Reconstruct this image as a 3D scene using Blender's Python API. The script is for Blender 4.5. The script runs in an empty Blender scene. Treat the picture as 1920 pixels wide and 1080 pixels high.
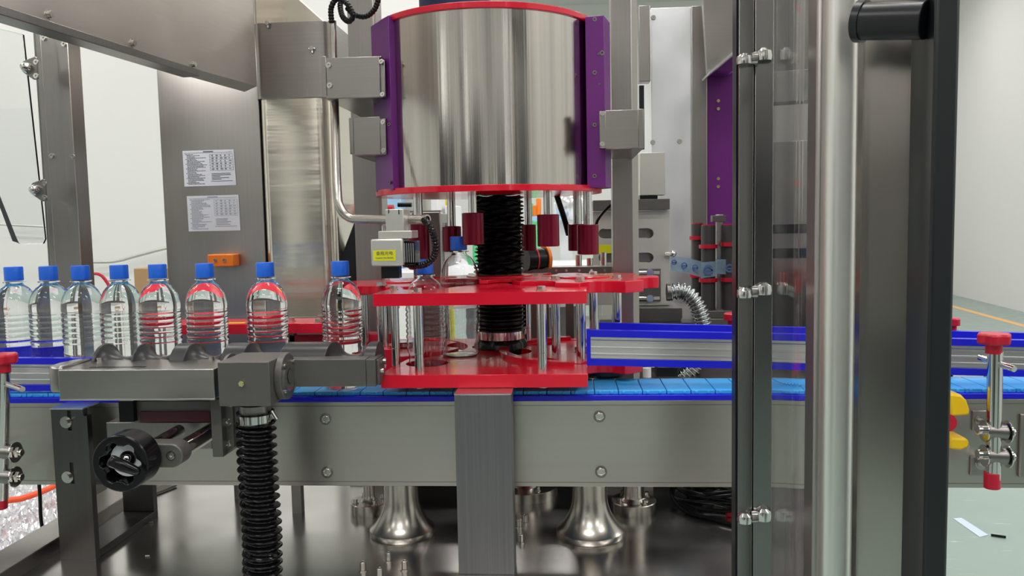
import bpy, bmesh, math, random
from mathutils import Vector, Matrix
S = bpy.context.scene
random.seed(7)
PI = math.pi
# ------------------------------------------------------------------ camera
CH = 1.30; F = 1500.0; YAW = 0.0715; PIT = math.atan(120/1500); ROLL = 0.02
fw = Vector((-math.sin(YAW)*math.cos(PIT), math.cos(YAW)*math.cos(PIT), -math.sin(PIT)))
r0 = Vector((math.cos(YAW), math.sin(YAW), 0)); u0 = r0.cross(fw)
rt = r0*math.cos(ROLL) - u0*math.sin(ROLL); up = u0*math.cos(ROLL) + r0*math.sin(ROLL)
CAM = Vector((0, 0, CH))
cd = bpy.data.cameras.new('camera'); cam = bpy.data.objects.new('camera', cd); S.collection.objects.link(cam)
cd.sensor_width = 36; cd.lens = F/1920*36; cd.clip_start = 0.05; cd.clip_end = 100
cam.matrix_world = Matrix(((rt.x, up.x, -fw.x, CAM.x), (rt.y, up.y, -fw.y, CAM.y), (rt.z, up.z, -fw.z, CAM.z), (0, 0, 0, 1)))
S.camera = cam
# ------------------------------------------------------------------ world, lights, exposure
wd = bpy.data.worlds.new('world'); S.world = wd; wd.use_nodes = True
wd.node_tree.nodes['Background'].inputs[0].default_value = (.9, .95, 1, 1); wd.node_tree.nodes['Background'].inputs[1].default_value = .4
S.view_settings.view_transform = 'Standard'; S.view_settings.look = 'None'; S.view_settings.gamma = 1
S.view_settings.use_curve_mapping = False; S.view_settings.exposure = -0.78
def area(x, y, z, sx, sy, p, rot=(0, 0, 0), col=(1, .945, .93)):
    l = bpy.data.lights.new('lamp', 'AREA'); l.shape = 'RECTANGLE'; l.size = sx; l.size_y = sy; l.energy = p; l.color = col
    o = bpy.data.objects.new('ceiling_light', l); S.collection.objects.link(o); o.location = (x, y, z); o.rotation_euler = rot
for yy in (-3.8, -1.2, 1.6, 4.6, 8.2, 12.0):
    for xx in (-4.5, -.4, 3.9):
        area(xx, yy, 4.9, 1.9, .45, 105)

area(-.86, 1.46, 1.72, .22, .10, 1.5, (.15, 0, 0))  # unseen lamp behind the hood for the panel's glow and a brighter deck
# ------------------------------------------------------------------ pixel to world
def P(px, py, Y):
    d = fw + rt*((px-960)/F) + up*((540-py)/F)
    return CAM + d*(Y/d.y)
def PZ(px, py, z):
    d = fw + rt*((px-960)/F) + up*((540-py)/F)
    return CAM + d*((z-CH)/d.z)
def X(px, Y, py=540): return P(px, py, Y).x
def Z(py, Y, px=960): return P(px, py, Y).z

# ------------------------------------------------------------------ materials
def _n(nt, t, **k):
    n = nt.nodes.new(t)
    for a, b in k.items(): setattr(n, a, b)
    return n
def mat(name, col, rough=.5, metal=0., trans=0., ior=1.45, emit=None, coat=0., alpha=1, noise=None, bump=None, spec=None):
    """noise=(scale vec, amount, rough amount) ; bump=(scale vec, strength)"""
    m = bpy.data.materials.new(name); m.use_nodes = True; nt = m.node_tree; b = nt.nodes['Principled BSDF']
    b.inputs['Base Color'].default_value = (*col, 1); b.inputs['Roughness'].default_value = rough; b.inputs['Metallic'].default_value = metal
    b.inputs['Transmission Weight'].default_value = trans; b.inputs['IOR'].default_value = ior; b.inputs['Coat Weight'].default_value = coat
    if emit: b.inputs['Emission Color'].default_value = (*emit[0], 1); b.inputs['Emission Strength'].default_value = emit[1]
    if spec is not None: b.inputs['Specular IOR Level'].default_value = spec
    if noise or bump: tc = _n(nt, 'ShaderNodeTexCoord')
    if noise:
        mp = _n(nt, 'ShaderNodeMapping'); mp.inputs['Scale'].default_value = noise[0]; nt.links.new(tc.outputs['Object'], mp.inputs[0])
        nz = _n(nt, 'ShaderNodeTexNoise'); nz.inputs['Scale'].default_value = 1; nz.inputs['Detail'].default_value = 4; nt.links.new(mp.outputs[0], nz.inputs['Vector'])
        mx = _n(nt, 'ShaderNodeMix', data_type='RGBA'); mx.inputs[6].default_value = (*[c*(1-noise[1]) for c in col], 1); mx.inputs[7].default_value = (*[min(1, c*(1+noise[1])) for c in col], 1)
        nt.links.new(nz.outputs[0], mx.inputs[0]); nt.links.new(mx.outputs[2], b.inputs['Base Color'])
        if noise[2]:
            n2 = _n(nt, 'ShaderNodeTexNoise'); n2.inputs['Scale'].default_value = 7; n2.inputs['Detail'].default_value = 1; nt.links.new(tc.outputs['Object'], n2.inputs['Vector'])
            mr = _n(nt, 'ShaderNodeMapRange'); mr.interpolation_type = 'SMOOTHERSTEP'; mr.inputs[1].default_value = .2; mr.inputs[2].default_value = .8
            mr.inputs[3].default_value = max(.02, rough-noise[2]); mr.inputs[4].default_value = rough+noise[2]
            nt.links.new(n2.outputs[0], mr.inputs[0]); nt.links.new(mr.outputs[0], b.inputs['Roughness'])
    if bump:
        mp = _n(nt, 'ShaderNodeMapping'); mp.inputs['Scale'].default_value = bump[0]; nt.links.new(tc.outputs['Object'], mp.inputs[0])
        nz = _n(nt, 'ShaderNodeTexNoise'); nz.inputs['Scale'].default_value = 1; nz.inputs['Detail'].default_value = 3; nt.links.new(mp.outputs[0], nz.inputs['Vector'])
        bp = _n(nt, 'ShaderNodeBump'); bp.inputs['Strength'].default_value = bump[1]; bp.inputs['Distance'].default_value = .002
        nt.links.new(nz.outputs[0], bp.inputs['Height']); nt.links.new(bp.outputs[0], b.inputs['Normal'])
    return m
M = {}
M['wall'] = mat('white_wall_paint', (.80, .80, .78), .8, noise=((.7, .7, .7), .03, 0))
M['ceil'] = mat('ceiling_paint', (.75, .75, .73), .8)
M['steel'] = mat('brushed_steel', (.375, .355, .335), .33, 1, noise=((3, 3, 260), .09, .045), bump=((4, 4, 700), .03))
M['steelv'] = mat('brushed_steel_upright', (.355, .335, .318), .33, 1, noise=((260, 260, 3), .09, .045), bump=((700, 700, 4), .03))
M['steeld'] = mat('dull_steel', (.25, .24, .228), .35, 1, noise=((220, 220, 3), .1, .05))
M['hood'] = mat('hood_steel', (.53, .49, .45), .35, 1, noise=((4, 4, 180), .06, .06))
M['panel'] = mat('panel_steel', (.45, .43, .405), .34, 1, noise=((200, 200, 3), .06, .05))
M['darkst'] = mat('dark_brushed_steel', (.12, .115, .11), .34, 1, noise=((220, 220, 3), .12, .05))
M['mirror'] = mat('shiny_sheet_steel', (.84, .79, .69), .22, 1, noise=((3, 3, 60), .05, .03), bump=((2, 2, 22), .9))
M['drum'] = mat('drum_steel', (.50, .47, .435), .16, 1, noise=((95, 95, .6), .30, .05), bump=((160, 160, 1.5), .10))  # brushed grain; stronger upright streaks put reflected bands into the colour
M['deck'] = mat('deck_steel', (.62, .605, .585), .21, 1, noise=((5, 7, 5), .20, .055), bump=((7, 7, 7), .04))
M['beam'] = mat('beam_steel', (.50, .48, .44), .33, 1, noise=((2, 2, 90), .05, .045))
M['postd'] = mat('dark_frame_steel', (.20, .196, .19), .20, 1, noise=((220, 220, 3), .08, .05))
M['alu'] = mat('extruded_aluminium', (.72, .72, .72), .30, 1, noise=((2, 200, 200), .06, 0))
M['aluc'] = mat('cast_aluminium', (.62, .61, .57), .48, .75, noise=((14, 14, 14), .10, .08))
M['postg'] = mat('anodised_grey_post', (.17, .175, .18), .42, .7, noise=((420, 420, 4), .22, 0))
M['anod'] = mat('grey_anodised_block', (.13, .126, .118), .42, .5, noise=((60, 60, 60), .05, 0))
M['chrome'] = mat('polished_steel', (.66, .65, .63), .12, 1)
M['turned'] = mat('turned_steel', (.50, .475, .435), .27, 1, noise=((6, 6, 700), .08, 0))
M['bolt'] = mat('bolt_steel', (.6, .58, .54), .22, 1)
M['red'] = mat('red_acetal', (.70, .006, .030), .22, coat=.3, noise=((5, 5, 5), .05, .04))
M['redd'] = mat('deep_red_plastic', (.50, .008, .03), .35)
M['maroon'] = mat('maroon_anodised', (.17, .002, .022), .28, .45)
M['purple'] = mat('purple_paint', (.155, .018, .20), .35, noise=((4, 4, 4), .08, 0))
M['blue'] = mat('blue_plastic', (.007, .010, .62), .34, noise=((10, 10, 10), .12, .05))
M['belt'] = mat('light_blue_belt', (.05, .42, .88), .35)
M['capb'] = mat('blue_cap', (.008, .13, .72), .38)
M['water'] = mat('clear_bottle_water', (.97, .985, .99), 0.0, trans=1, ior=1.33)
M['pet'] = mat('clear_plastic', (.96, .97, .98), 0.02, trans=1, ior=1.40)
M['acry'] = mat('acrylic_sheet', (.93, .95, .95), 0.0, trans=1, ior=1.45)
M['black'] = mat('black_rubber', (.004, .004, .005), .30, spec=.3)
M['blackg'] = mat('glossy_black_plastic', (.004, .004, .005), .16, spec=.35)
M['blackm'] = mat('satin_black_paint', (.008, .011, .013), .30)
M['worm'] = mat('dark_grey_nylon', (.035, .036, .038), .30)
M['yellow'] = mat('yellow_label', (.75, .72, .01), .5)
M['yelp'] = mat('yellow_plastic', (.85, .55, .01), .3)
M['orange'] = mat('orange_plastic', (.90, .22, .02), .4)
M['paper'] = mat('white_paper', (.70, .74, .80), .5)
M['ink'] = mat('printed_ink', (.10, .11, .13), .6)
M['inkg'] = mat('faint_ink', (.33, .37, .42), .6)
M['brass'] = mat('brass', (.8, .75, .4), .2, 1)
M['card'] = mat('cardboard', (.42, .27, .14), .8)
M['film'] = mat('silver_wrap_film', (.75, .75, .78), .18, .55)
M['clearf'] = mat('printed_label_film', (.50, .66, .80), .15, trans=.65, ior=1.1, noise=((60, 60, 60), .25, 0))
M['bluem'] = mat('dark_blue_motor_paint', (.01, .02, .08), .4)
M['green'] = mat('green_plastic', (.10, .65, .25), .35)
M['dgrey'] = mat('dark_grey_sleeve', (.055, .052, .050), .42)
M['white'] = mat('white_plastic', (.82, .83, .84), .35)
M['darkr'] = mat('dark_room_trim', (.05, .05, .055), .6)
M['lblue'] = mat('pale_blue_plastic', (.35, .62, .85), .4)

# floor material: green epoxy with scuffs
m = mat('green_epoxy_floor', (.29, .375, .34), .34, noise=((1.2, 1.2, 1.2), .10, .05)); M['floor'] = m
nt = m.node_tree; bs = nt.nodes['Principled BSDF']; old = bs.inputs['Base Color'].links[0].from_socket
tc = _n(nt, 'ShaderNodeTexCoord'); mp = _n(nt, 'ShaderNodeMapping'); mp.inputs['Scale'].default_value = (1.3, 9, 1); mp.inputs['Rotation'].default_value = (0, 0, .9)
nz = _n(nt, 'ShaderNodeTexNoise'); nz.inputs['Detail'].default_value = 6; cr = _n(nt, 'ShaderNodeValToRGB'); cr.color_ramp.elements[0].position = .66; cr.color_ramp.elements[1].position = .80
mx = _n(nt, 'ShaderNodeMix', data_type='RGBA'); mx.inputs[7].default_value = (.55, .62, .58, 1)
nt.links.new(tc.outputs['Object'], mp.inputs[0]); nt.links.new(mp.outputs[0], nz.inputs['Vector']); nt.links.new(nz.outputs[0], cr.inputs[0]); nt.links.new(cr.outputs[0], mx.inputs[0])
nt.links.new(old, mx.inputs[6]); nt.links.new(mx.outputs[2], bs.inputs['Base Color'])

# ------------------------------------------------------------------ mesh helpers
class MB:
    def __init__(s): s.v = []; s.f = []
    def add(s, vs, fs):
        b = len(s.v); s.v += [Vector(p) for p in vs]; s.f += [tuple(b+i for i in q) for q in fs]; return s
    def box(s, a, b):
        x0, x1 = sorted((a[0], b[0])); y0, y1 = sorted((a[1], b[1])); z0, z1 = sorted((a[2], b[2]))
        return s.add([(x0, y0, z0), (x1, y0, z0), (x1, y1, z0), (x0, y1, z0), (x0, y0, z1), (x1, y0, z1), (x1, y1, z1), (x0, y1, z1)],
                     [(0, 3, 2, 1), (4, 5, 6, 7), (0, 1, 5, 4), (1, 2, 6, 5), (2, 3, 7, 6), (3, 0, 4, 7)])
    def pbox(s, x0, y0, x1, y1, Y, dp):          # box from a rectangle seen at depth Y
        a = P(x0, (y0+y1)/2, Y); b = P(x1, (y0+y1)/2, Y); c = P((x0+x1)/2, y0, Y); d = P((x0+x1)/2, y1, Y)
        return s.box((a.x, Y, d.z), (b.x, Y+dp, c.z))
    def cyl(s, p0, p1, r, r1=None, n=20, hole=0):
        p0, p1 = Vector(p0), Vector(p1); r1 = r if r1 is None else r1; d = (p1-p0).normalized()
        a = d.orthogonal().normalized(); b = d.cross(a); vs = []; fs = []
        for p, q in ((p0, r), (p1, r1)):
            for i in range(n): t = 2*PI*i/n; vs.append(p + (a*math.cos(t)+b*math.sin(t))*q)
        for i in range(n): j = (i+1) % n; fs.append((i, j, n+j, n+i))
        if hole:
            for p in (p0, p1):
                for i in range(n): t = 2*PI*i/n; vs.append(p + (a*math.cos(t)+b*math.sin(t))*hole)
            for i in range(n):
                j = (i+1) % n; fs += [(2*n+j, 2*n+i, 3*n+i, 3*n+j), (j, i, 2*n+i, 2*n+j), (n+i, n+j, 3*n+j, 3*n+i)]
        else: fs += [tuple(range(n))[::-1], tuple(range(n, 2*n))]
        return s.add(vs, fs)
    def vcyl(s, px, y0, y1, Y, rpx, n=20, pyr=None):    # upright cylinder seen at px between rows y0..y1
        c = P(px, (y0+y1)/2, Y); z0 = Z(y1, Y, px); z1 = Z(y0, Y, px)
        return s.cyl((c.x, Y, z0), (c.x, Y, z1), rpx*Y/F, n=n)
    def ycyl(s, px, py, Y, rpx, dp, n=20, hole=0):   # cylinder whose axis runs away from the camera
        c = P(px, py, Y); return s.cyl(c, c+Vector((0, dp, 0)), rpx*Y/F, n=n, hole=hole*Y/F)
    def lathe(s, c, prof, n=32, axis='z', cap=True):
        c = Vector(c); vs = []; fs = []; k = len(prof)
        ax = {'z': (Vector((1, 0, 0)), Vector((0, 1, 0)), Vector((0, 0, 1))), 'y': (Vector((1, 0, 0)), Vector((0, 0, 1)), Vector((0, -1, 0))), 'x': (Vector((0, 1, 0)), Vector((0, 0, 1)), Vector((1, 0, 0)))}[axis]
        for r, h in prof:
            for i in range(n): t = 2*PI*i/n; vs.append(c + ax[0]*r*math.cos(t) + ax[1]*r*math.sin(t) + ax[2]*h)
        for q in range(k-1):
            for i in range(n): j = (i+1) % n; fs.append((q*n+i, q*n+j, (q+1)*n+j, (q+1)*n+i))
        if cap: fs += [tuple(range(n))[::-1], tuple(range((k-1)*n, k*n))]
        return s.add(vs, fs)
    def prism(s, poly, z0, z1, axis='z'):
        n = len(poly); T = {'z': lambda p, h: (p[0], p[1], h), 'y': lambda p, h: (p[0], h, p[1]), 'x': lambda p, h: (h, p[0], p[1])}[axis]
        return s.add([T(p, z0) for p in poly]+[T(p, z1) for p in poly], [tuple(range(n))[::-1], tuple(range(n, 2*n))]+[(i, (i+1) % n, n+(i+1) % n, n+i) for i in range(n)])
    def tube(s, path, r, n=12, cap=True):
        path = [Vector(p) for p in path]; k = len(path); vs = []; fs = []; prev = None
        for i, p in enumerate(path):
            t = (path[min(i+1, k-1)]-path[max(i-1, 0)]).normalized()
            a = t.orthogonal().normalized() if prev is None else (prev - t*prev.dot(t)).normalized()
            prev = a; b = t.cross(a); rr = r(i) if callable(r) else r
            for j in range(n): q = 2*PI*j/n; vs.append(p+(a*math.cos(q)+b*math.sin(q))*rr)
        for i in range(k-1):
            for j in range(n): l = (j+1) % n; fs.append((i*n+j, i*n+l, (i+1)*n+l, (i+1)*n+j))
        if cap: fs += [tuple(range(n))[::-1], tuple(range((k-1)*n, k*n))]
        return s.add(vs, fs)
    def ball(s, c, r, n=14):
        return s.lathe(c, [(max(1e-5, r*math.sin(PI*i/8)), -r*math.cos(PI*i/8)) for i in range(9)], n)
LOC = {}
def mesh_of(mb, name, L, sharp=32):
    me = bpy.data.meshes.new(name); me.from_pydata([v-L for v in mb.v], [], mb.f); me.validate()
    bm = bmesh.new(); bm.from_mesh(me); bmesh.ops.recalc_face_normals(bm, faces=bm.faces); bm.to_mesh(me); bm.free()
    me.shade_smooth(); me.set_sharp_from_angle(angle=math.radians(sharp)); return me
def obj(name, mb, m, parent=None, bev=0, label=None, sharp=32, stuff=False):
    if parent is not None: L = LOC[parent.name]
    else:
        xs = [v.x for v in mb.v]; ys = [v.y for v in mb.v]; zs = [v.z for v in mb.v]
        L = Vector(((min(xs)+max(xs))/2, (min(ys)+max(ys))/2, min(zs)))
    me = mesh_of(mb, name, L, sharp); o = bpy.data.objects.new(name, me); S.collection.objects.link(o)
    me.materials.append(M[m] if isinstance(m, str) else m)
    if parent is not None: o.parent = parent
    else: o.location = L
    LOC[o.name] = L
    if bev:
        b = o.modifiers.new('bevel', 'BEVEL'); b.width = bev; b.segments = 2; b.limit_method = 'ANGLE'; b.angle_limit = math.radians(40)
    if label: o['label'] = label
    if stuff: o['kind'] = 'stuff'
    return o
def tag(o, label, cat, group=None, kind=None):
    o['label'] = label; o['category'] = cat
    if group: o['group'] = group
    if kind: o['kind'] = kind
    return o
def thing(name, loc, label, cat, group=None):
    o = bpy.data.objects.new(name, None); S.collection.objects.link(o); o.location = loc; o.empty_display_size = .02; LOC[o.name] = Vector(loc); return tag(o, label, cat, group)
def struct(name, mb, m, label=None, parent=None, bev=0):
    o = obj(name, mb, m, parent, bev)
    if parent is None: o['kind'] = 'structure'; o['label'] = label or name.replace('_', ' ')
    if parent is None: o['category'] = 'building'
    return o
def dup(o, loc, label=None, group=None):
    r = o.copy(); S.collection.objects.link(r); r.location = loc; LOC[r.name] = Vector(loc)
    if label: r['label'] = label
    if group: r['group'] = group
    for c in list(o.children):
        d = c.copy(); S.collection.objects.link(d); d.parent = r; LOC[d.name] = Vector(loc)
        for g in list(c.children):
            h = g.copy(); S.collection.objects.link(h); h.parent = d
    return r
def cut(o, cutters):
    mods = []
    for cb in cutters:
        me = mesh_of(cb, 'cutter', Vector((0, 0, 0))); c = bpy.data.objects.new('cutter', me); S.collection.objects.link(c)
        b = o.modifiers.new('cut', 'BOOLEAN'); b.operation = 'DIFFERENCE'; b.object = c; b.solver = 'EXACT'; mods.append(c)
    bevs = [(x.width) for x in o.modifiers if x.type == 'BEVEL']
    for x in [x for x in o.modifiers if x.type == 'BEVEL']: o.modifiers.remove(x)
    bpy.context.view_layer.update()
    dg = bpy.context.evaluated_depsgraph_get(); nm = bpy.data.meshes.new_from_object(o.evaluated_get(dg)); old = o.data; mats = old.materials[0]
    o.modifiers.clear(); o.data = nm
    if not nm.materials: nm.materials.append(mats)
    nm.shade_smooth(); nm.set_sharp_from_angle(angle=math.radians(32))
    for c in mods: bpy.data.objects.remove(c)
    if bevs:
        b = o.modifiers.new('bevel', 'BEVEL'); b.width = bevs[0]; b.segments = 1; b.limit_method = 'ANGLE'; b.angle_limit = math.radians(50)
    return o
def spline(pts, step=.004):
    pts = [Vector(p) for p in pts]; q = [pts[0]*2-pts[1]]+pts+[pts[-1]*2-pts[-2]]; out = []
    for i in range(1, len(q)-2):
        n = max(2, int((q[i+1]-q[i]).length/step))
        for k in range(n):
            t = k/n; a, b, c, d = q[i-1:i+3]
            out.append(.5*((2*b)+(c-a)*t+(2*a-5*b+4*c-d)*t*t+(3*b-a-3*c+d)*t**3))
    return out+[pts[-1]]
def ribs(n, r, amp, per=2): return lambda i: r+(amp if (i//per) % 2 else 0)
def txt(name, body, c, size, m, parent, rotz=0, align='CENTER'):     # flat lettering facing the camera side (-Y)
    cu = bpy.data.curves.new('lettering', 'FONT'); cu.body = body; cu.size = size; cu.extrude = .0001; cu.align_x = align; cu.align_y = 'CENTER'
    t = bpy.data.objects.new('lettering', cu); S.collection.objects.link(t); bpy.context.view_layer.update()
    me = bpy.data.meshes.new_from_object(t.evaluated_get(bpy.context.evaluated_depsgraph_get())); bpy.data.objects.remove(t)
    L = LOC[parent.name]; R = Matrix.Translation(Vector(c)-L) @ Matrix.Rotation(rotz, 4, 'Z') @ Matrix.Rotation(PI/2, 4, 'X'); me.transform(R)
    o = bpy.data.objects.new(name, me); S.collection.objects.link(o); me.materials.clear(); me.materials.append(M[m]); o.parent = parent; LOC[o.name] = L; return o
def arc(cx, cy, r, a0, a1, n=24): return [(cx+r*math.cos(math.radians(a0+(a1-a0)*i/n)), cy+r*math.sin(math.radians(a0+(a1-a0)*i/n))) for i in range(n+1)]
def hexb(mb, px, py, Y, rpx, dp=.006):
    mb.ycyl(px, py, Y-.0012, rpx*1.25, .0014, 18); mb.ycyl(px, py, Y-dp, rpx, dp, 6)
def screw(parent, px, py, Y, rpx, name='bolt', m='bolt'):
    a = MB(); a.ycyl(px, py, Y-.001, rpx*1.35, .0012, 16); a.ycyl(px, py, Y-.004, rpx, .004, 14, hole=rpx*.5); a.ycyl(px, py, Y-.0018, rpx*.52, .001, 6)
    return obj(name, a, m, parent)

# ================================================================== THE HALL
st = MB().box((-10, -6.5, -.1), (14, 17, 0)); fl = struct('floor', st, 'floor', 'pale green epoxy workshop floor')
WA = PZ(1790, 553, 0); WB = PZ(1920, 585, 0); wdir = (WA-WB).normalized()
def wallp(t): return WB + wdir*t
far = wallp(12); near = wallp(-14); nrm = Vector((wdir.y, -wdir.x, 0))
struct('wall_right', MB().prism([(near.x, near.y), (far.x, far.y), (far.x+nrm.x*.2, far.y+nrm.y*.2), (near.x+nrm.x*.2, near.y+nrm.y*.2)], 0, 5.2), 'wall', 'white workshop wall running back on the right')
struct('wall_back', MB().box((-10, 14.8, 0), (14, 15, 5.2)), 'wall', 'white far wall of the workshop')
struct('wall_left', MB().box((-8.2, -6.5, 0), (-8, 15, 5.2)), 'wall', 'white left workshop wall')
struct('wall_front', MB().box((-10, -6.7, 0), (14, -6.5, 5.2)), 'wall', 'white wall behind the viewer')
struct('ceiling', MB().box((-10, -6.7, 5.2), (14, 17, 5.4)), 'ceil', 'white workshop ceiling')
struct('wall_partition', MB().box((-8, 5.6, 0), (-.9, 5.75, 4.6)), 'wall', 'white partition wall behind the bottle line')
# dark panels added on the wall behind the viewer for upright bands mirrored in the steel
for i, (x, w) in enumerate(((-5.6, 1.3), (-3.2, .5), (-1.7, 1.6), (.7, .35), (1.9, 1.5), (4.6, .8), (6.2, 1.6))):
    struct('door_%d' % (i+1), MB().box((x, -6.48, 0), (x+w, -6.42, 2.6 if i % 2 == 0 else 5.1)), 'darkr', 'dark grey doorway panel on the wall behind the viewer')
for i, (x, w) in enumerate(((-2.3, .12), (3.62, .16), (-6.4, .3))):
    struct('window_%d' % (i+1), MB().box((x, -6.47, .4), (x+w, -6.44, 4.2)), mat('lit_window', (.9, .9, .9), .5, emit=((1, .99, .97), 5)), 'narrow tall lit window on the wall behind the viewer')  # glowing strips added out of view for bright streaks on the drum
for i, (x, y, w, h) in enumerate(((-3.4, -2.4, .5, 2.1), (-1.4, -3.0, .9, 1.8), (2.3, -2.2, .6, 2.0))):  # cabinets added out of view as dark bands in the drum
    c = thing('tool_cabinet', (x, y, 0), ['tall dark grey steel cabinet behind the viewer on the left', 'low wide dark steel cabinet behind the viewer', 'tall dark steel cabinet behind the viewer on the right'][i], 'cabinet')
    obj('cabinet_body', MB().box((x-w/2, y-.3, 0), (x+w/2, y+.3, h)), 'darkr', c, .01); obj('cabinet_door', MB().box((x-w/2+.02, y+.3, .06), (x+w/2-.02, y+.32, h-.04)), 'darkr', c, .004)
# orange line on the floor
a = PZ(1780, 573, .0); b = PZ(1960, 622, .0); d = (b-a).normalized(); q = Vector((-d.y, d.x, 0))*.05
tag(obj('floor_line', MB().prism([(v.x, v.y) for v in (a-d*3-q, b+d*2-q, b+d*2+q, a-d*3+q)], .0005, .002), mat('orange_line_paint', (.85, .50, .18), .5)), 'orange painted line across the green floor by the right wall', 'floor line')

# ================================================================== MACHINE DECKS
ZD = Z(1077, 1.12, 905)
dk = thing('machine_deck', (-.2, 1.3, 0), 'brushed steel machine table top under the conveyor', 'machine base')
obj('deck_plate', MB().box((-.82, .86, ZD-.01), (.52, 1.72, ZD)), 'deck', dk, .001)
obj('edge_rail', MB().box((-.88, .86, ZD-.07), (-.82, 1.72, ZD+.022)), 'steelv', dk, .0015)
obj('base_cabinet', MB().box((-.86, .88, .08), (.50, 1.70, ZD-.012)), 'steelv', dk)
for x in (-.8, .44):
    for y in (.94, 1.64): obj('foot', MB().cyl((x, y, 0), (x, y, .08), .03), 'steelv', dk)
YB = 1.74
d2 = thing('rear_machine_deck', (.6, 2.2, 0), 'low steel table behind the conveyor carrying the labelling head', 'machine base')
z2 = Z(716, YB, 1300); xr = X(1640, YB)
obj('deck_plate', MB().box((X(1100, YB), YB, z2-.02), (xr, 3.0, z2)), 'steelv', d2)
obj('base_cabinet', MB().box((X(1110, YB), YB+.01, 0), (xr-.01, 2.99, z2-.021)), 'steeld', d2)
d3 = thing('left_machine_deck', (-.75, 1.82, 0), 'steel legged shelf carrying the tall panels behind the bottles', 'machine base')
z3 = CH-.19
obj('deck_plate', MB().box((-1.02, 1.665, z3-.012), (-.42, 1.95, z3)), 'steelv', d3)
for x in (-1.01, -.47):
    for y in (1.76, 1.90): obj('leg', MB().box((x, y, 0), (x+.03, y+.03, z3-.015)), 'steelv', d3)

# ================================================================== CONVEYOR
YC = 1.20
zt = Z(752, YC); zb = Z(912, YC)
cv = thing('conveyor', (0, 1.25, 0), 'long steel sided conveyor with light blue modular belt crossing the picture', 'conveyor')
b = MB().box((-1.5, YC, zb), (2.6, YC+.0025, zt)); b.box((-1.5, YC+.0025, zb), (2.6, YC+.03, zb+.0025)); b.box((-1.5, YC+.0025, zt-.0025), (2.6, YC+.02, zt))
obj('side_panel', b, 'beam', cv, .0006)
obj('side_panel', MB().box((-1.5, YC+.105, zb), (2.6, YC+.108, zt)), 'beam', cv, label='rear side panel')
obj('panel_fold', MB().box((-1.5, YC-.0006, zt-.0072), (2.6, YC, zt-.0064)).box((-1.5, YC-.0006, zb+.0064), (2.6, YC, zb+.0072)), 'steeld', cv)
obj('wear_strip', MB().box((-1.5, YC-.001, zt), (2.6, YC+.02, zt+.0085)), 'blue', cv, .001)
obj('cross_support', MB().box((-1.45, YC+.03, zb+.01), (-1.40, YC+.105, zt-.01)).box((0, YC+.03, zb+.01), (.04, YC+.105, zt-.01)).box((1.2, YC+.03, zb+.01), (1.24, YC+.105, zt-.01)), 'steeld', cv)
for px, py in ((610, 786), (613, 886), (1124, 781), (1127, 885), (1510, 783)):
    o = obj('bolt', MB().ycyl(px, py, YC-.006, 8.6, .006, 6).ycyl(px, py, YC-.0066, 6.5, .001, 20, hole=5.6), 'bolt', cv, .0006)
    obj('washer', MB().ycyl(px, py, YC-.0014, 11.5, .0014, 24), 'steeld', cv)
# belt links
pit = .0362; zbt = Z(733, YC+.006); zlk = zt+.0085
lk = MB().box((.0006, YC+.005, zlk), (pit-.0006, YC+.098, zbt))
lk.cyl((pit*.22, YC+.0035, (zlk+zbt)/2), (pit*.22, YC+.006, (zlk+zbt)/2), .0026, n=8); lk.cyl((pit*.72, YC+.0035, (zlk+zbt)/2), (pit*.72, YC+.006, (zlk+zbt)/2), .0026, n=8)
l0 = obj('belt_link', lk, 'belt', cv, .0008)
for i in range(-34, 46):
    if i == 0: continue
    c = l0.copy(); S.collection.objects.link(c); c.location = (i*pit, 0, 0)
for x in (-1.3, 2.3):
    for y in (YC+.01, YC+.09): obj('leg', MB().box((x, y-.015, 0), (x+.03, y+.015, zb)), 'steelv', cv)
# centre post
YP = 1.12
ct = thing('centre_post', (X(905, YP, 900), YP+.025, ZD), 'flat grey aluminium post standing in front of the steel beam under the red plates', 'post')
zc = Z(740, YP)
b = MB().box((X(852, YP, 760), YP, ZD), (X(958, YP, 760), YP+.045, zc)); obj('post_body', b, 'postg', ct, .0008)
obj('top_cap', MB().box((X(851, YP, 740), YP+.001, zc), (X(959, YP, 740), YP+.046, zc+.0012)), 'alu', ct)

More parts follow.
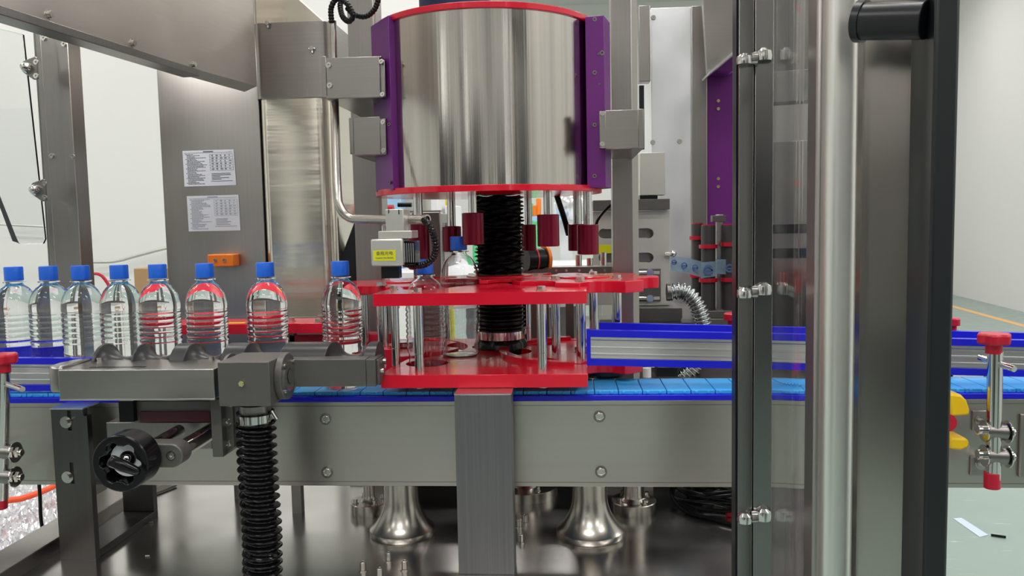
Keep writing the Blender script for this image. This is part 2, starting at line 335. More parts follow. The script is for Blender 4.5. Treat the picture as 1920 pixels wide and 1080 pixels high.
# ================================================================== RED GUIDE PLATES AND STAR WHEELS
YF = 1.16
AX, AY = X(938, 1.43), 1.43
BX, BY = X(1095, 1.37), 1.37
CX, CY = X(752, 1.42), 1.42
B7 = (X(797, 1.262), 1.262); B8 = (X(862, 1.335), 1.335)
uz1, uz0 = Z(548, YF), Z(571, YF); lz1, lz0 = Z(702, YF), Z(727, YF)
zc2 = lz0
def guide(nm, z0, z1, xl, label):
    t = thing(nm, (AX, 1.3, z0), label, 'guide plate')
    poly = [(xl, YF), (X(1100, YF), YF), (X(1100, YF), YF+.04), (X(1120, 1.5), 1.52), (X(770, 1.5), 1.54), (xl+.02, 1.36), (xl, YF+.05)]
    o = obj('plate', MB().prism(poly, z0, z1), 'red', t, .0010)
    cs = [MB().cyl((BX, BY, z0-.05), (BX, BY, z1+.05), .131, n=64), MB().cyl((CX, CY, z0-.05), (CX, CY, z1+.05), .118, n=64),
          MB().cyl((AX, AY, z0-.05), (AX, AY, z1+.05), .052, n=40)]
    if nm.startswith('upper'):
        cs += [MB().cyl((B7[0], B7[1], z0-.05), (B7[0], B7[1], z1+.05), .036, n=32), MB().cyl((B8[0], B8[1], z0-.05), (B8[0], B8[1], z1+.05), .035, n=32),
               MB().prism([(B7[0]-.034, B7[1]), (B7[0]+.02, B7[1]-.03), (B8[0]+.03, B8[1]-.01), (B8[0]-.02, B8[1]+.035), (B7[0]-.06, B7[1]+.06)], z0-.05, z1+.05)]
    else: cs += [MB().cyl((B7[0], B7[1], z0-.05), (B7[0], B7[1], z1+.05), .034, n=32)]
    return t, cut(o, cs)
ug, _ = guide('upper_guide_plate', uz0, uz1, X(699, YF), 'upper bright red guide plate with straight front edge above the bottles in the wheel')
lg, _ = guide('lower_guide_plate', lz0, lz1, X(708, YF), 'lower bright red guide plate resting on the grey centre post')
# raised ring around the right cut-out of the lower plate
ring = [(p[0], p[1]) for p in arc(BX, BY, .148, 100, 262, 30)] + [(p[0], p[1]) for p in arc(BX, BY, .133, 262, 100, 30)]
obj('rim', MB().prism(ring, lz1, lz1+.006), 'red', lg)
def wheel(nm, cx, cy, r, z0, z1, npk, pr, ph, label, hub=.03):
    t = thing(nm, (cx, cy, z0), label, 'star wheel')
    pts = []
    N = 180; rc = r+.006
    for i in range(N):
        a = 2*PI*i/N; k = round((a-ph)/(2*PI/npk)); da = a-ph-k*2*PI/npk
        # ray distance limited by pocket circle of radius pr at distance rc
        h = rc*math.sin(abs(da)); rr = r
        if h < pr and abs(da) < 1: rr = min(r, rc*math.cos(da)-math.sqrt(pr*pr-h*h))
        pts.append((cx+rr*math.cos(a), cy+rr*math.sin(a)))
    obj('disc', MB().prism(pts, z0, z1), 'red', t, .001)
    if nm.startswith('lower'): obj('hub', MB().lathe((cx, cy, z1), [(hub*.9, 0), (hub, .002), (hub, .008), (hub*.85, .010)], 28), 'turned', t)
    else: obj('hub', MB().lathe((cx, cy, z1), [(hub*1.2, 0), (hub*1.2, .002), (hub, .003)], 28), 'red', t)
    return t
bz1 = Z(531, BY-.115); bz0 = Z(552, BY-.115, 1050); 
w1 = wheel('upper_star_wheel', BX, BY, .126, bz0, bz1, 7, .036, .45, 'upper red star wheel with lobed rim, right of the black bellows', .036)
dz = lz1-uz1
w2 = wheel('lower_star_wheel', BX, BY, .122, bz0+dz-.009, bz1+dz-.006, 7, .036, .45, 'lower red star wheel with lobed rim, under the right one above the belt', .018)
w3 = wheel('upper_infeed_wheel', CX, CY, .112, uz0+.002, uz1-.001, 6, .034, .2, 'upper red star wheel left of the bottle under the sensor', .028)
w4 = wheel('lower_infeed_wheel', CX, CY, .105, lz0+.002, lz1+.002, 6, .034, .2, 'lower red star wheel beneath the left upper star wheel', .016)
w5 = wheel('upper_capping_wheel', AX, AY, .108, uz1+.0005, uz1+.007, 8, .036, math.atan2(B8[1]-AY, B8[0]-AX), 'thin red star wheel around the black bellows on the upper plate', .05)
# black hub under the right lower wheel
obj('hub_boss', MB().lathe((BX+.03, BY-.03, bz0+dz-.009), [(.038, -.014), (.05, -.008), (.05, 0)], 28), 'blackm', w2)
obj('drive_shaft', MB().cyl((BX, BY, ZD), (BX, BY, bz0+dz-.020), .02), 'turned', w2)
obj('drive_shaft', MB().cyl((CX, CY, ZD), (CX, CY, lz0+.001), .018), 'turned', w4)
# pillars between the plates
def pillar(par, px, Y, z0, z1, rpx, hd=True, tail=False):
    x = X(px, Y, 620); r = rpx*Y/F
    o = obj('spacer_pillar', MB().lathe((x, Y, 0), [(r*.96, z0), (r*.96, z0+(z1-z0)*.27), (r*.9, z0+(z1-z0)*.275), (r, z0+(z1-z0)*.28), (r, z1)], 24), 'chrome', par)
    if hd: obj('bolt_head', MB().cyl((x, Y, z1+(uz1-uz0)), (x, Y, z1+(uz1-uz0)+.0012), r*1.05, n=18).cyl((x, Y, z1+(uz1-uz0)), (x, Y, z1+(uz1-uz0)+.0065), r*.92, n=6), 'bolt', par)
    if tail: obj('bolt_head', MB().cyl((x, Y, z0-(lz1-lz0)-.005), (x, Y, z0-(lz1-lz0)), r*.9, n=6), 'bolt', par)
pillar(ug, 785, 1.185, lz1, uz0, 9.5, True, True); pillar(ug, 1016, 1.185, lz1, uz0, 9.5, True, True)
pillar(ug, 741, 1.24, lz1, uz0, 8, True); pillar(ug, 988, 1.47, lz1, uz0, 9, True); pillar(ug, 718, 1.33, lz0, uz0, 11, True)
for px, Y, rp in ((1042, 1.33, 8.5), (1089, 1.285, 9), (1113, 1.43, 8.5), (1157, 1.33, 9)):
    x = X(px, Y, 600); r = rp*Y/F
    obj('spacer_pillar', MB().cyl((x, Y, bz1+dz-.006), (x, Y, bz0), r, n=22), 'chrome', w2)
    obj('bolt_head', MB().cyl((x, Y, bz1), (x, Y, bz1+.001), r*1.2, n=16).cyl((x, Y, bz1), (x, Y, bz1+.006), r*.9, n=6), 'bolt', w1)
for px, Y in ((672, 1.36), (1040, 1.27), (914, 1.22)):
    x = X(px, Y, 600)
    if px == 914: obj('small_bolt', MB().cyl((x, Y+.05, lz1), (x, Y+.05, lz1+.007), .0035, n=6), 'bolt', lg)
pillar(ug, 684, 1.36, lz0, uz0, 9, False)

# left rear guide bars
zr = Z(590, 1.40, 450)
t = thing('infeed_guide_bar', (X(500, 1.33), 1.36, Z(623, 1.33, 500)), 'long red bar behind the bottles with yellow tape on its top', 'guide bar')
obj('bar', MB().box((X(268, 1.33), 1.33, Z(626, 1.33, 500)), (X(607, 1.33), 1.41, Z(607, 1.33, 500))), 'red', t, .001)
obj('tape', MB().box((X(424, 1.345), 1.338, Z(607, 1.33, 500)), (X(457, 1.345), 1.352, Z(607, 1.33, 500)+.0006)), 'yelp', t)
for px, Y in ((547, 1.365), (596, 1.345), (600, 1.395)):
    c = Vector((X(px, Y, 595), Y, Z(607, 1.33, 500))); obj('bolt', MB().cyl(c, c+Vector((0, 0, .001)), .0075, n=16).cyl(c, c+Vector((0, 0, .006)), .0055, n=6), 'bolt', t)
obj('bracket', MB().box((X(530, 1.36), 1.36, ZD), (X(548, 1.36), 1.376, Z(626, 1.33, 500))), 'steeld', t)
t = thing('lower_guide_bar', (X(650, 1.36), 1.38, Z(640, 1.36, 640)), 'shorter red bar below and right of the long red bar', 'guide bar')
obj('bar', MB().box((X(538, 1.36), 1.36, Z(645, 1.36, 640)), (X(731, 1.36), 1.395, Z(627, 1.36, 640))), 'redd', t, .001)
obj('end_block', MB().box((X(698, 1.30), 1.30, Z(700, 1.30, 700)), (X(735, 1.30), 1.34, Z(655, 1.30, 700))), 'red', t, .001)

# ================================================================== DRUM
R = .190
zd0, zd1 = Z(346, AY-R, 920), Z(14, AY-R, 920)
DX = X(921, AY)
dr = thing('capping_head_drum', (DX, AY, zd0), 'large polished steel drum with red rims above the bottles', 'machine drum')
obj('shell', MB().lathe((DX, AY, 0), [(R, zd0), (R, zd1)], 128), 'drum', dr)
obj('top_ring', MB().lathe((DX, AY, 0), [(R+.004, zd1), (R+.004, zd1+.0095)], 96), 'red', dr, .001)
obj('bottom_ring', MB().lathe((DX, AY, 0), [(R+.010, zd0-.010), (R+.010, zd0)], 96), 'red', dr, .001)
obj('motor', MB().lathe((DX-.05, AY-.02, zd1+.0095), [(.085, .0), (.085, .006), (.062, .02), (.062, .16)], 40), 'bluem', dr)
def head(px, Y, y0, y1, rp, rodr):
    x = X(px, Y, 430); r = rp*Y/F
    o = obj('spindle', MB().cyl((x, Y, Z(y0, Y, px)), (x, Y, zd0-.01), rodr*Y/F, n=20), 'chrome', dr)
    LOC[o.name] = LOC[dr.name]
    c = obj('cap_chuck', MB().lathe((x, Y, 0), [(r*.9, Z(y1, Y, px)), (r, Z(y1, Y, px)+.001), (r, Z(y0, Y, px)-.001), (r*.9, Z(y0, Y, px))], 32), 'maroon', o)
for a in ((785, 1.37, 413, 505, 21, 9), (847, 1.50, 424, 472, 18, 8), (887, 1.31, 399, 459, 20.5, 8), (991, 1.56, 421, 470, 14, 7), (1028, 1.31, 402, 462, 20.5, 8), (1083, 1.50, 420, 470, 18, 8), (1102, 1.37, 421, 477, 20, 8)):
    head(*a)
# bellows
def bellows(z0, z1, n, r):
    pr = []
    for i in range(n):
        h = (z1-z0)/n; w = random.uniform(-.001, .001)
        pr += [(r*.93+w, z0+i*h), (r*.94, z0+(i+.35)*h), (r*1.07+w, z0+(i+.5)*h), (r*1.06+w, z0+(i+.58)*h), (r*.94, z0+(i+.7)*h)]
    return pr+[(r*.93, z1)]
bl = thing('bellows', (AX, AY, lz1), 'black ribbed rubber bellows hanging below the drum through the red plates', 'bellows')
o = MB().lathe((AX, AY, 0), bellows(uz1+.012, zd0-.012, 20, .042), 48)
for v in o.v: 
    a = math.atan2(v.y-AY, v.x-AX); v.z += .0016*math.sin(5*a+v.z*300); k = 1+.02*math.sin(7*a+v.z*500); v.x = AX+(v.x-AX)*k; v.y = AY+(v.y-AY)*k
obj('rubber_sleeve', o, mat('matt_black_rubber', (.003, .003, .0035), .38, spec=.14), bl, sharp=60)
obj('lower_sleeve', MB().lathe((AX, AY, 0), bellows(lz1+.030, uz1+.012, 14, .042), 48), 'black', bl, sharp=60)
obj('clamp_band', MB().lathe((AX, AY, 0), [(.0425, lz1+.016), (.0425, lz1+.030)], 48), 'chrome', bl)
obj('foot_flange', MB().lathe((AX, AY, 0), [(.047, lz1-.01), (.047, lz1+.008), (.043, lz1+.015)], 40), 'blackg', bl)

# purple plates beside the drum
t = thing('purple_plate', (X(722, 1.3), 1.3, Z(356, 1.3, 730)), 'purple painted upright plate along the left side of the drum', 'machine plate')
obj('plate', MB().prism([(X(749, 1.300, 200), 1.300), (X(733, 1.285, 200), 1.285), (X(700, 1.35, 200), 1.35), (X(710, 1.36, 200), 1.36)], Z(357, 1.30, 735), Z(33, 1.30, 735)), 'purple', t, .0008)
for py in (52, 233, 342): s = MB(); s.ycyl(729, py, 1.288, 3.0, .006, 14, hole=1.6); obj('bolt', s, 'steeld', t)
t = thing('purple_plate', (X(1120, 1.3), 1.3, Z(350, 1.24, 1120)), 'purple painted upright plate with drilled holes along the right side of the drum', 'machine plate')
o = obj('plate', MB().prism([(X(1099, 1.336, 200), 1.336), (X(1134, 1.330, 200), 1.330), (X(1145, 1.38, 200), 1.38), (X(1126, 1.41, 200), 1.41)], Z(350, 1.30, 1115), Z(20, 1.30, 1115)), 'purple', t, .0008)
for px, py, r in ((1115, 36, 4), (1129, 99, 4.5), (1123, 101, 2.4), (1115, 136, 4), (1124, 158, 2), (1115, 234, 4), (1115, 330, 4)):
    Yl = 1.336-(px-1099)/35*.006; obj('bolt', MB().ycyl(px, py, Yl-.0012, r, .004, 16, hole=r*.45), 'steeld', t)

# ================================================================== UPRIGHT COLUMNS
def column(nm, px0, px1, Y, dp, label, ch=.006, zfoot=ZD, ztop=CH+.62):
    x0, x1 = X(px0, Y, 200), X(px1, Y, 200)
    t = thing(nm, ((x0+x1)/2, Y+dp/2, zfoot), label, 'column')
    obj('upright', MB().prism([(x0, Y), (x1-ch, Y), (x1, Y+ch*1.2), (x1, Y+dp), (x0, Y+dp)], zfoot, ztop), 'steelv', t, .001); return t, x0, x1
tl, lx0, lx1 = column('steel_column', 657, 709, 1.56, .055, 'square brushed steel column left of the drum', .004)
tr_, rx0, rx1 = column('steel_column', 1147, 1197, 1.52, .06, 'square brushed steel column right of the drum', .012)
obj('foot_plate', MB().box((lx0-.02, 1.53, ZD), (lx1+.02, 1.64, ZD+.01)), 'steelv', tl); obj('foot_plate', MB().box((rx0-.02, 1.49, ZD), (rx1+.02, 1.60, ZD+.01)), 'steelv', tr_)
# steel cover brackets
t = thing('cover_bracket', (X(660, 1.28), 1.3, Z(183, 1.28, 660)), 'wide bolted steel bracket box at the top left of the drum', 'bracket')
obj('front_cover', MB().pbox(612, 107, 712, 183, 1.28, .0025), 'steel', t, .0008)
obj('back_box', MB().pbox(603, 105, 612, 183, 1.30, .25).pbox(612, 178, 715, 184, 1.285, .22).pbox(612, 107, 715, 110, 1.285, .22), 'steel', t, .0008)
obj('hinge_strip', MB().pbox(712, 112, 722, 181, 1.285, .02), 'steel', t, .001)
for px, py in ((614, 122), (616, 160)): screw(t, px+2, py, 1.28, 4.2)
for px, py in ((715, 115), (717, 177)): screw(t, px, py, 1.281, 3.5)
t = thing('cover_bracket', (X(690, 1.30), 1.31, Z(291, 1.3, 690)), 'smaller steel bracket cover on the left column below the wide bracket', 'bracket')
obj('front_cover', MB().pbox(663, 219, 713, 290, 1.30, .0025), 'steel', t, .0008)
obj('back_box', MB().pbox(655, 221, 663, 289, 1.302, .22).pbox(663, 287, 725, 291, 1.303, .22), 'steel', t, .0008)
obj('hinge_strip', MB().pbox(713, 222, 724, 289, 1.30, .02), 'steel', t, .001)
for px, py in ((718, 229), (719, 282)): screw(t, px, py, 1.30, 3.5)
t = thing('cover_bracket', (X(1165, 1.30), 1.31, Z(279, 1.3, 1165)), 'steel bracket cover wrapping the right column beside the drum', 'bracket')
obj('front_cover', MB().pbox(1135, 206, 1197, 278, 1.30, .0025), 'steel', t, .0008)
obj('back_box', MB().pbox(1197, 204, 1207, 278, 1.301, .22).pbox(1135, 275, 1205, 279, 1.303, .2), 'steel', t, .0008)
obj('hinge_strip', MB().pbox(1124, 208, 1136, 278, 1.30, .02), 'steel', t, .001)
for px, py in ((1129, 213), (1129, 270)): screw(t, px, py, 1.30, 3.5)

# ================================================================== BENT TUBE, SENSOR
Yt = 1.22
t = thing('conduit_tube', tuple(P(628, 46, Yt)), 'bent stainless steel tube running down and right to the sensor', 'tube')
pp = spline([P(623, 40, Yt+.13), P(626, 150, Yt+.12), P(629, 250, Yt+.06), P(632, 352, Yt+.01), P(637, 388, Yt), P(655, 408, Yt), P(690, 411, Yt-.01), P(795, 412, Yt-.04)], .006)
obj('bent_pipe', MB().tube(pp, 8.6*Yt/F, 20), 'turned', t)
e = P(795, 412, Yt-.04); obj('open_end', MB().cyl(e-Vector((.001, 0, 0)), e+Vector((.006, -.004, 0)), 9.6*Yt/F, n=24, hole=7*Yt/F), 'turned', t)
obj('tube_bore', MB().cyl(e, e+Vector((.004, -.0025, 0)), 7*Yt/F, n=24), 'black', t)
Yh = 1.165
hp = spline([P(794, 411, Yh), P(806, 424, Yh-.01), P(816, 452, Yh-.01), P(815, 478, Yh-.005), P(800, 494, Yh), P(780, 498, Yh+.01), P(758, 494, Yh+.02)], .0011)
tag(obj('corrugated_hose', MB().tube(hp, ribs(0, 5.6*Yh/F, .0009), 14), 'blackg'), 'short black ribbed hose curving from the tube end to the sensor box', 'hose')
Ytp = 1.345
hp = spline([P(622, 44, Ytp), P(621, 15, Ytp), P(632, -2, Ytp), P(650, 6, Ytp-.01), P(662, 28, Ytp-.015), P(654, 40, Ytp-.012), P(642, 30, Ytp), P(638, 8, Ytp+.012), P(645, -6, Ytp+.02)], .0012)
tag(obj('corrugated_hose', MB().tube(hp, ribs(0, .0042, .0007), 12), 'black'), 'black ribbed hose looping at the top of the bent tube', 'hose')
hp = spline([P(650, 14, Ytp+.02), P(664, 27, Ytp+.02), P(685, 31, Ytp+.02), P(702, 18, Ytp+.02), P(712, -8, Ytp+.02)], .0012)
tag(obj('corrugated_hose', MB().tube(hp, ribs(0, .0042, .0007), 12), 'black'), 'black ribbed hose sweeping up and right in front of the left column', 'hose')
Ys = 1.14
t = thing('sensor_box', tuple(P(725, 498, Ys)), 'grey sensor box with a yellow label above the bottle line', 'sensor')
obj('housing', MB().pbox(695, 448, 755, 499, Ys, .05), 'aluc', t, .0025)
o = obj('sensor_body', MB().pbox(756, 452, 778, 497, Ys+.012, .04), 'blackg', t, .001)
for k in range(5): obj('terminal_rib', MB().pbox(758+k*4, 456, 759.6+k*4, 492, Ys+.010, .004), 'alu', t)
obj('yellow_label', MB().pbox(699.5, 469, 742, 489, Ys-.0006, .0006), 'yellow', t, label='yellow printed label')
txt('label_text', '查瓶光电', P(721, 475.5, Ys-.0008), .0062, 'ink', t); txt('label_text', 'Inspect the Bottle', P(721, 483.5, Ys-.0008), .0036, 'ink', t)
cl = thing('tube_clamp', tuple(P(744, 448, Ys)), 'light grey clamp block holding the tube above the sensor box', 'clamp')
obj('clamp_block', MB().pbox(723, 392, 757, 447, Ys+.012, .05).pbox(709, 433, 772, 447.5, Ys+.008, .05), 'aluc', cl, .001)
obj('clamp_slot', MB().pbox(728, 393, 729.5, 400, Ys+.0112, .002).pbox(747, 393, 748.5, 402, Ys+.0112, .002), 'black', cl)
obj('collar', MB().cyl(P(737, 411, Yt-.06), P(741, 411, Yt-.055), 12*Ys/F, n=24), 'turned', cl)
for px in (720, 762): s = MB().vcyl(px, 423, 433, Ys+.03, 4.5, 12); obj('bolt', s, 'bolt', cl)
s = MB().pbox(715, 500, 748, 522, Ys+.02, .02); o = obj('mount_foot', s, 'blackm', t)

# ================================================================== LEFT HOUSING: hood, panel, shiny column, door
# hood : sheet receding from near left to far right
def recede(px, py, Ya=1.15, pa=0, pya=11, zh=None):
    return None
zh = Z(11, .98, 0)
def hoodpt(px, py): return PZ(px, py, zh)
A0 = hoodpt(-60, -8) if False else hoodpt(0, 11); A1 = hoodpt(371, 131); A2 = hoodpt(482, 162)
dirh = (A1-A0).normalized(); Am = A0-dirh*.25
t = thing('hood', (A1.x, A1.y, zh), 'large brushed steel hood sheet sloping across the top left corner', 'machine hood')
pl = [(Am.x, Am.y), (A1.x, A1.y), (A2.x, A2.y), (A2.x-.05, A2.y+.06), (A1.x-.05, A1.y+.03), (Am.x-.05, Am.y+.03)]
obj('sheet', MB().prism(pl, zh, zh+.75), 'hood', t, .001)
n_ = Vector((dirh.y, -dirh.x, 0))
def hp_(s, off, z): p = A0+dirh*s+n_*off; return (p.x, p.y, z)
obj('bottom_lip', MB().prism([(p[0], p[1]) for p in (hp_(-.25, .004, 0), hp_((A1-A0).length, .004, 0), hp_((A1-A0).length, -.03, 0), hp_(-.25, -.03, 0))], zh-.012, zh), 'steeld', t, .001)
L1 = (A1-A0).length
for px, py in ((92, 27), (248, 81), (362, 121)):
    # intersect view ray with hood plane
    d = fw+rt*((px-960)/F)+up*((540-py)/F); k = (A0-CAM).dot(n_)/d.dot(n_); c = CAM+d*k
    obj('bolt', MB().cyl(c-n_*.001, c+n_*.005, .0045, n=12).cyl(c-n_*.001, c+n_*.001, .0065, n=16), 'bolt', t)
# sticker panel behind hood
Yp = 1.68
t = thing('sticker_panel', (X(398, Yp), Yp, z3), 'tall brushed steel panel carrying two printed instruction sheets', 'machine panel')
obj('panel', MB().prism([(X(293, Yp, 120), z3), (X(484, Yp, 170), z3), (X(484, Yp, 170), zh+.6), (X(293, Yp, 120), zh+.6)], Yp, Yp+.12, 'y'), 'panel', t, .001)
def sheet(cs, dark):
    c = [P(x, y, Yp-.0012) for x, y in cs]; c2 = [P(x, y, Yp-.0002) for x, y in cs]
    o = obj('instruction_sheet', MB().add(c+c2, [(0, 1, 2, 3), (7, 6, 5, 4), (0, 4, 5, 1), (1, 5, 6, 2), (2, 6, 7, 3), (3, 7, 4, 0)]), 'paper', t, label='white printed instruction sheet')
    def q(u, v): return (c[0]*(1-u)*(1-v)+c[1]*u*(1-v)+c[2]*u*v+c[3]*(1-u)*v)+Vector((0, -.0004, 0))
    a = MB()
    def bar(u0, u1, v, h): a.add([q(u0, v-h), q(u1, v-h), q(u1, v+h), q(u0, v+h)], [(0, 1, 2, 3)])
    rr = random.Random(dark); bar(.40, .60, .04, .013); bar(.03, .97, .07, .004)
    for i in range(26):
        v = .11+i*.033; u = .05+(.03 if i % 4 else 0)
        e = u+rr.uniform(.12, .40)
        while u < e: w = rr.uniform(.01, .05); bar(u, min(u+w, .47), v, .008); u += w+.006
    for i in range(7): bar(.52, .97, .12+i*.075, .003)
    for i in range(6):
        for j in range(5):
            u = .55+j*.085; bar(u, u+rr.uniform(.02, .06), .155+i*.075, .010)
    for u in (.52, .58, .66, .74, .82, .97): a.add([q(u, .12), q(u+.004, .12), q(u+.004, .57), q(u, .57)], [(0, 1, 2, 3)])
    for i in range(5): bar(.54, .6+rr.uniform(.1, .36), .66+i*.04, .008)
    bar(.52, .94, .87, .006)
    obj('printed_text', a, 'ink' if dark == 1 else 'inkg', o, stuff=True)
sheet([(342, 283), (438, 280), (443, 347), (346, 350)], 1); sheet([(350, 368), (447, 365), (451, 432), (354, 434)], 2)
t = thing('orange_block', tuple(P(413, 500, Yp-.03)), 'small orange block with two screw holes on the steel panel behind the bottles', 'block')
obj('block', MB().pbox(389, 477, 437, 500, Yp-.035, .035), 'orange', t, .002)
for px in (403, 420): obj('screw', MB().ycyl(px, 488, Yp-.037, 3.6, .003, 16, hole=1.8), 'turned', t)
ob = bpy.data.objects[-1] if False else None
# shiny column
Yk = 1.665
x0, x1 = X(486, Yk, 300), X(622, Yk, 300)
def rcol(x0, x1, y0, dp, r): 
    return arc(x0+r, y0+r, r, 180, 270, 6)+arc(x1-r*1.6, y0+r*1.6, r*1.6, 270, 360, 10)+[(x1, y0+dp), (x0, y0+dp)]
t = thing('rounded_housing', ((x0+x1)/2, Yk+.08, z3), 'mirror bright rounded steel housing between the sticker panel and the bent tube', 'machine housing')
zj = Z(183, Yk, 550)
obj('lower_shell', MB().prism(rcol(x0, x1, Yk+.006, .2, .02), z3, zj), 'mirror', t)
obj('upper_collar', MB().prism(rcol(x0-.004, x1+.010, Yk, .2, .02), zj, Z(41, Yk, 550)), 'steel', t)
obj('sloped_cover', MB().add([(x0-.01, Yk+.02, Z(41, Yk, 550)), (X(604, Yk, 40), Yk+.02, Z(41, Yk, 550)), (x0-.01, Yk+.02, Z(-90, Yk, 480)),
     (x0-.01, Yk+.2, Z(41, Yk, 550)), (X(604, Yk, 40), Yk+.2, Z(41, Yk, 550)), (x0-.01, Yk+.2, Z(-90, Yk, 480))], [(0, 1, 2), (5, 4, 3), (0, 3, 4, 1), (1, 4, 5, 2), (2, 5, 3, 0)]), 'mirror', t)
for px, py in ((502, 44), (585, 91)):
    c = P(px, py, Yk-.003); obj('thumb_screw', MB().cyl(c+Vector((-.007, 0, 0)), c+Vector((.007, 0, 0)), .0025, n=10).cyl(c+Vector((0, .01, 0)), c+Vector((0, -.006, 0)), .0045, n=12).cyl(c, c+Vector((0, 0, -.009)), .0025, n=8), 'chrome', t)
# narrow frame strips right of the housing
t = thing('slim_frame', (X(640, 2.05), 2.05, z3), 'slim pale steel frame seen in the gap left of the left column', 'frame')
obj('stile', MB().box((X(612, 2.05, 300), 2.05, 0), (X(628, 2.05, 300), 2.08, Z(60, 2.05, 620))), 'steelv', t, .001)
obj('stile', MB().box((X(644, 2.07, 300), 2.07, 0), (X(652, 2.07, 300), 2.10, Z(185, 2.07, 648))), 'steelv', t, .001)
obj('clip', MB().pbox(612, 242, 626, 268, 2.045, .01), 'blackm', t)

# left door column with clip hinges
Yl = 1.47
t = thing('door_column', (X(108, Yl), Yl, 0), 'brushed steel corner column with dark recess at the far left', 'column')
xa = X(75, Yl, 60); xb = X(125, Yl, 60)
obj('face', MB().box((xa, Yl, 0), (xb, Yl+.04, zh+.25)), 'steelv', t, .001)
obj('recess', MB().box((X(52, Yl, 60), Yl+.015, 0), (xa-.0006, Yl+.05, zh+.25)), 'steeld', t, .001)
obj('inner_strip', MB().box((X(63, Yl, 60), Yl+.004, .0), (xa-.002, Yl+.015, zh+.25)), 'steelv', t, .001)
for px, py in ((81, 71), (119, 82), (96, 292), (135, 293)): screw(t, px, py, Yl, 4)
# stain marks on the column
# acrylic door
Ya = 1.42
dpts = [P(-60, 40, Ya), P(42, 64, Ya), P(84, 448, Ya), P(80, 457, Ya), P(36, 458, Ya), P(24, 450, Ya), P(-6, 372, Ya), P(-60, 250, Ya)]
g = thing('acrylic_door', tuple(P(40, 457, Ya)), 'clear acrylic door sheet with rounded bottom corner at the left edge', 'door')
obj('sheet', MB().prism([(p.x, p.z) for p in dpts], Ya, Ya+.006, 'y'), 'acry', g, .001)
obj('edge_tape', MB().prism([(p.x, p.z) for p in (P(-8, 366, Ya), P(-2, 362, Ya), P(31, 446, Ya), P(36, 456, Ya), P(24, 452, Ya))], Ya-.001, Ya, 'y'), 'darkr', g)  # dark strip standing for the acrylic sheet's edge thickness
for py, px in ((128, 58), (356, 74)):
    c = P(px, py, Ya)
    h = thing('hinge_clip', tuple(c), ['upper' if py < 200 else 'lower'][0]+' clear hinge clip with two screws holding the acrylic door', 'hinge')
    k = .0009
    obj('clip_plate', MB().prism([(c.x-18*k, c.z+2*k), (c.x-10*k, c.z+14*k), (c.x+14*k, c.z+22*k), (c.x+17*k, c.z+20*k), (c.x+17*k, c.z-22*k), (c.x+8*k, c.z-24*k), (c.x-14*k, c.z-8*k)], Ya-.006, Ya-.001, 'y'), 'steeld', h, .001)
    obj('knob', MB().lathe((c.x-3*k, Ya-.006, c.z), [(.010, 0), (.010, .004), (.006, .012), (.001, .014)], 20, 'y'), 'chrome', h)
    for dz_ in (12, -14): screw(h, px+9, py-dz_, Ya-.006, 4)
# pipe on the partition and cardboard
tag(obj('wall_pipe', MB().tube(spline([P(158, 491, 5.5), P(215, 490, 5.5), P(262, 478, 5.5), P(330, 462, 5.5), P(420, 458, 5.5)], .05), .012, 8), 'aluc'), 'thin white pipe sagging along the white wall behind the bottles', 'pipe')
tag(obj('wall_cable', MB().tube(spline([P(0, 421, 5.5), P(60, 424, 5.5), P(160, 429, 5.5)], .05), .007, 6), 'aluc'), 'grey cable on the white wall seen through the acrylic door', 'cable')
bx = thing('cardboard_box', (X(268, 3.4), 3.4, 0), 'brown cardboard box behind the fifth bottle', 'box')
obj('carton', MB().box((X(252, 3.4), 3.4, Z(565, 3.4, 268)), (X(330, 3.4), 3.7, Z(503, 3.4, 268))), 'card', bx, .004)
ct0 = thing('white_crate', (X(268, 3.4), 3.4, 0), 'plain white crate under the cardboard box behind the bottles', 'crate')
obj('crate_body', MB().box((X(250, 3.4), 3.4, 0), (X(332, 3.4), 3.72, Z(565, 3.4, 268)-.001)), 'white', ct0, .004)
tag(obj('air_hose', MB().tube(spline([P(150, 560, 2.4), P(165, 520, 2.4), P(180, 513, 2.4), P(197, 524, 2.4), P(208, 560, 2.4), P(212, 700, 2.4), Vector((P(212, 700, 2.4).x, 2.4, .01))], .01), .005, 8), 'redd'), 'thin red hose arching behind the third and fourth bottles', 'hose')
tag(obj('air_hose', MB().tube(spline([P(655, 512, 1.75), P(668, 515, 1.75), P(676, 535, 1.75), P(672, 600, 1.75)], .006), .0035, 8), 'yelp'), 'thin yellow hose right of the eighth bottle', 'hose')
tag(obj('black_hose', MB().tube(spline([P(540, 592, 1.7), P(575, 570, 1.7), P(600, 566, 1.7), P(640, 575, 1.7), P(660, 620, 1.7)], .006), .009, 10), 'black'), 'black hose lying behind the red bar beside the eighth bottle', 'hose')
tag(obj('dark_cover', MB().prism([(p.x, p.z) for p in (P(668, 405, 1.72), P(668, 640, 1.72), P(644, 640, 1.72), P(640, 480, 1.72))], 1.72, 1.76, 'y'), 'blackm', bev=.003), 'dark slanted cover behind the left column', 'cover')

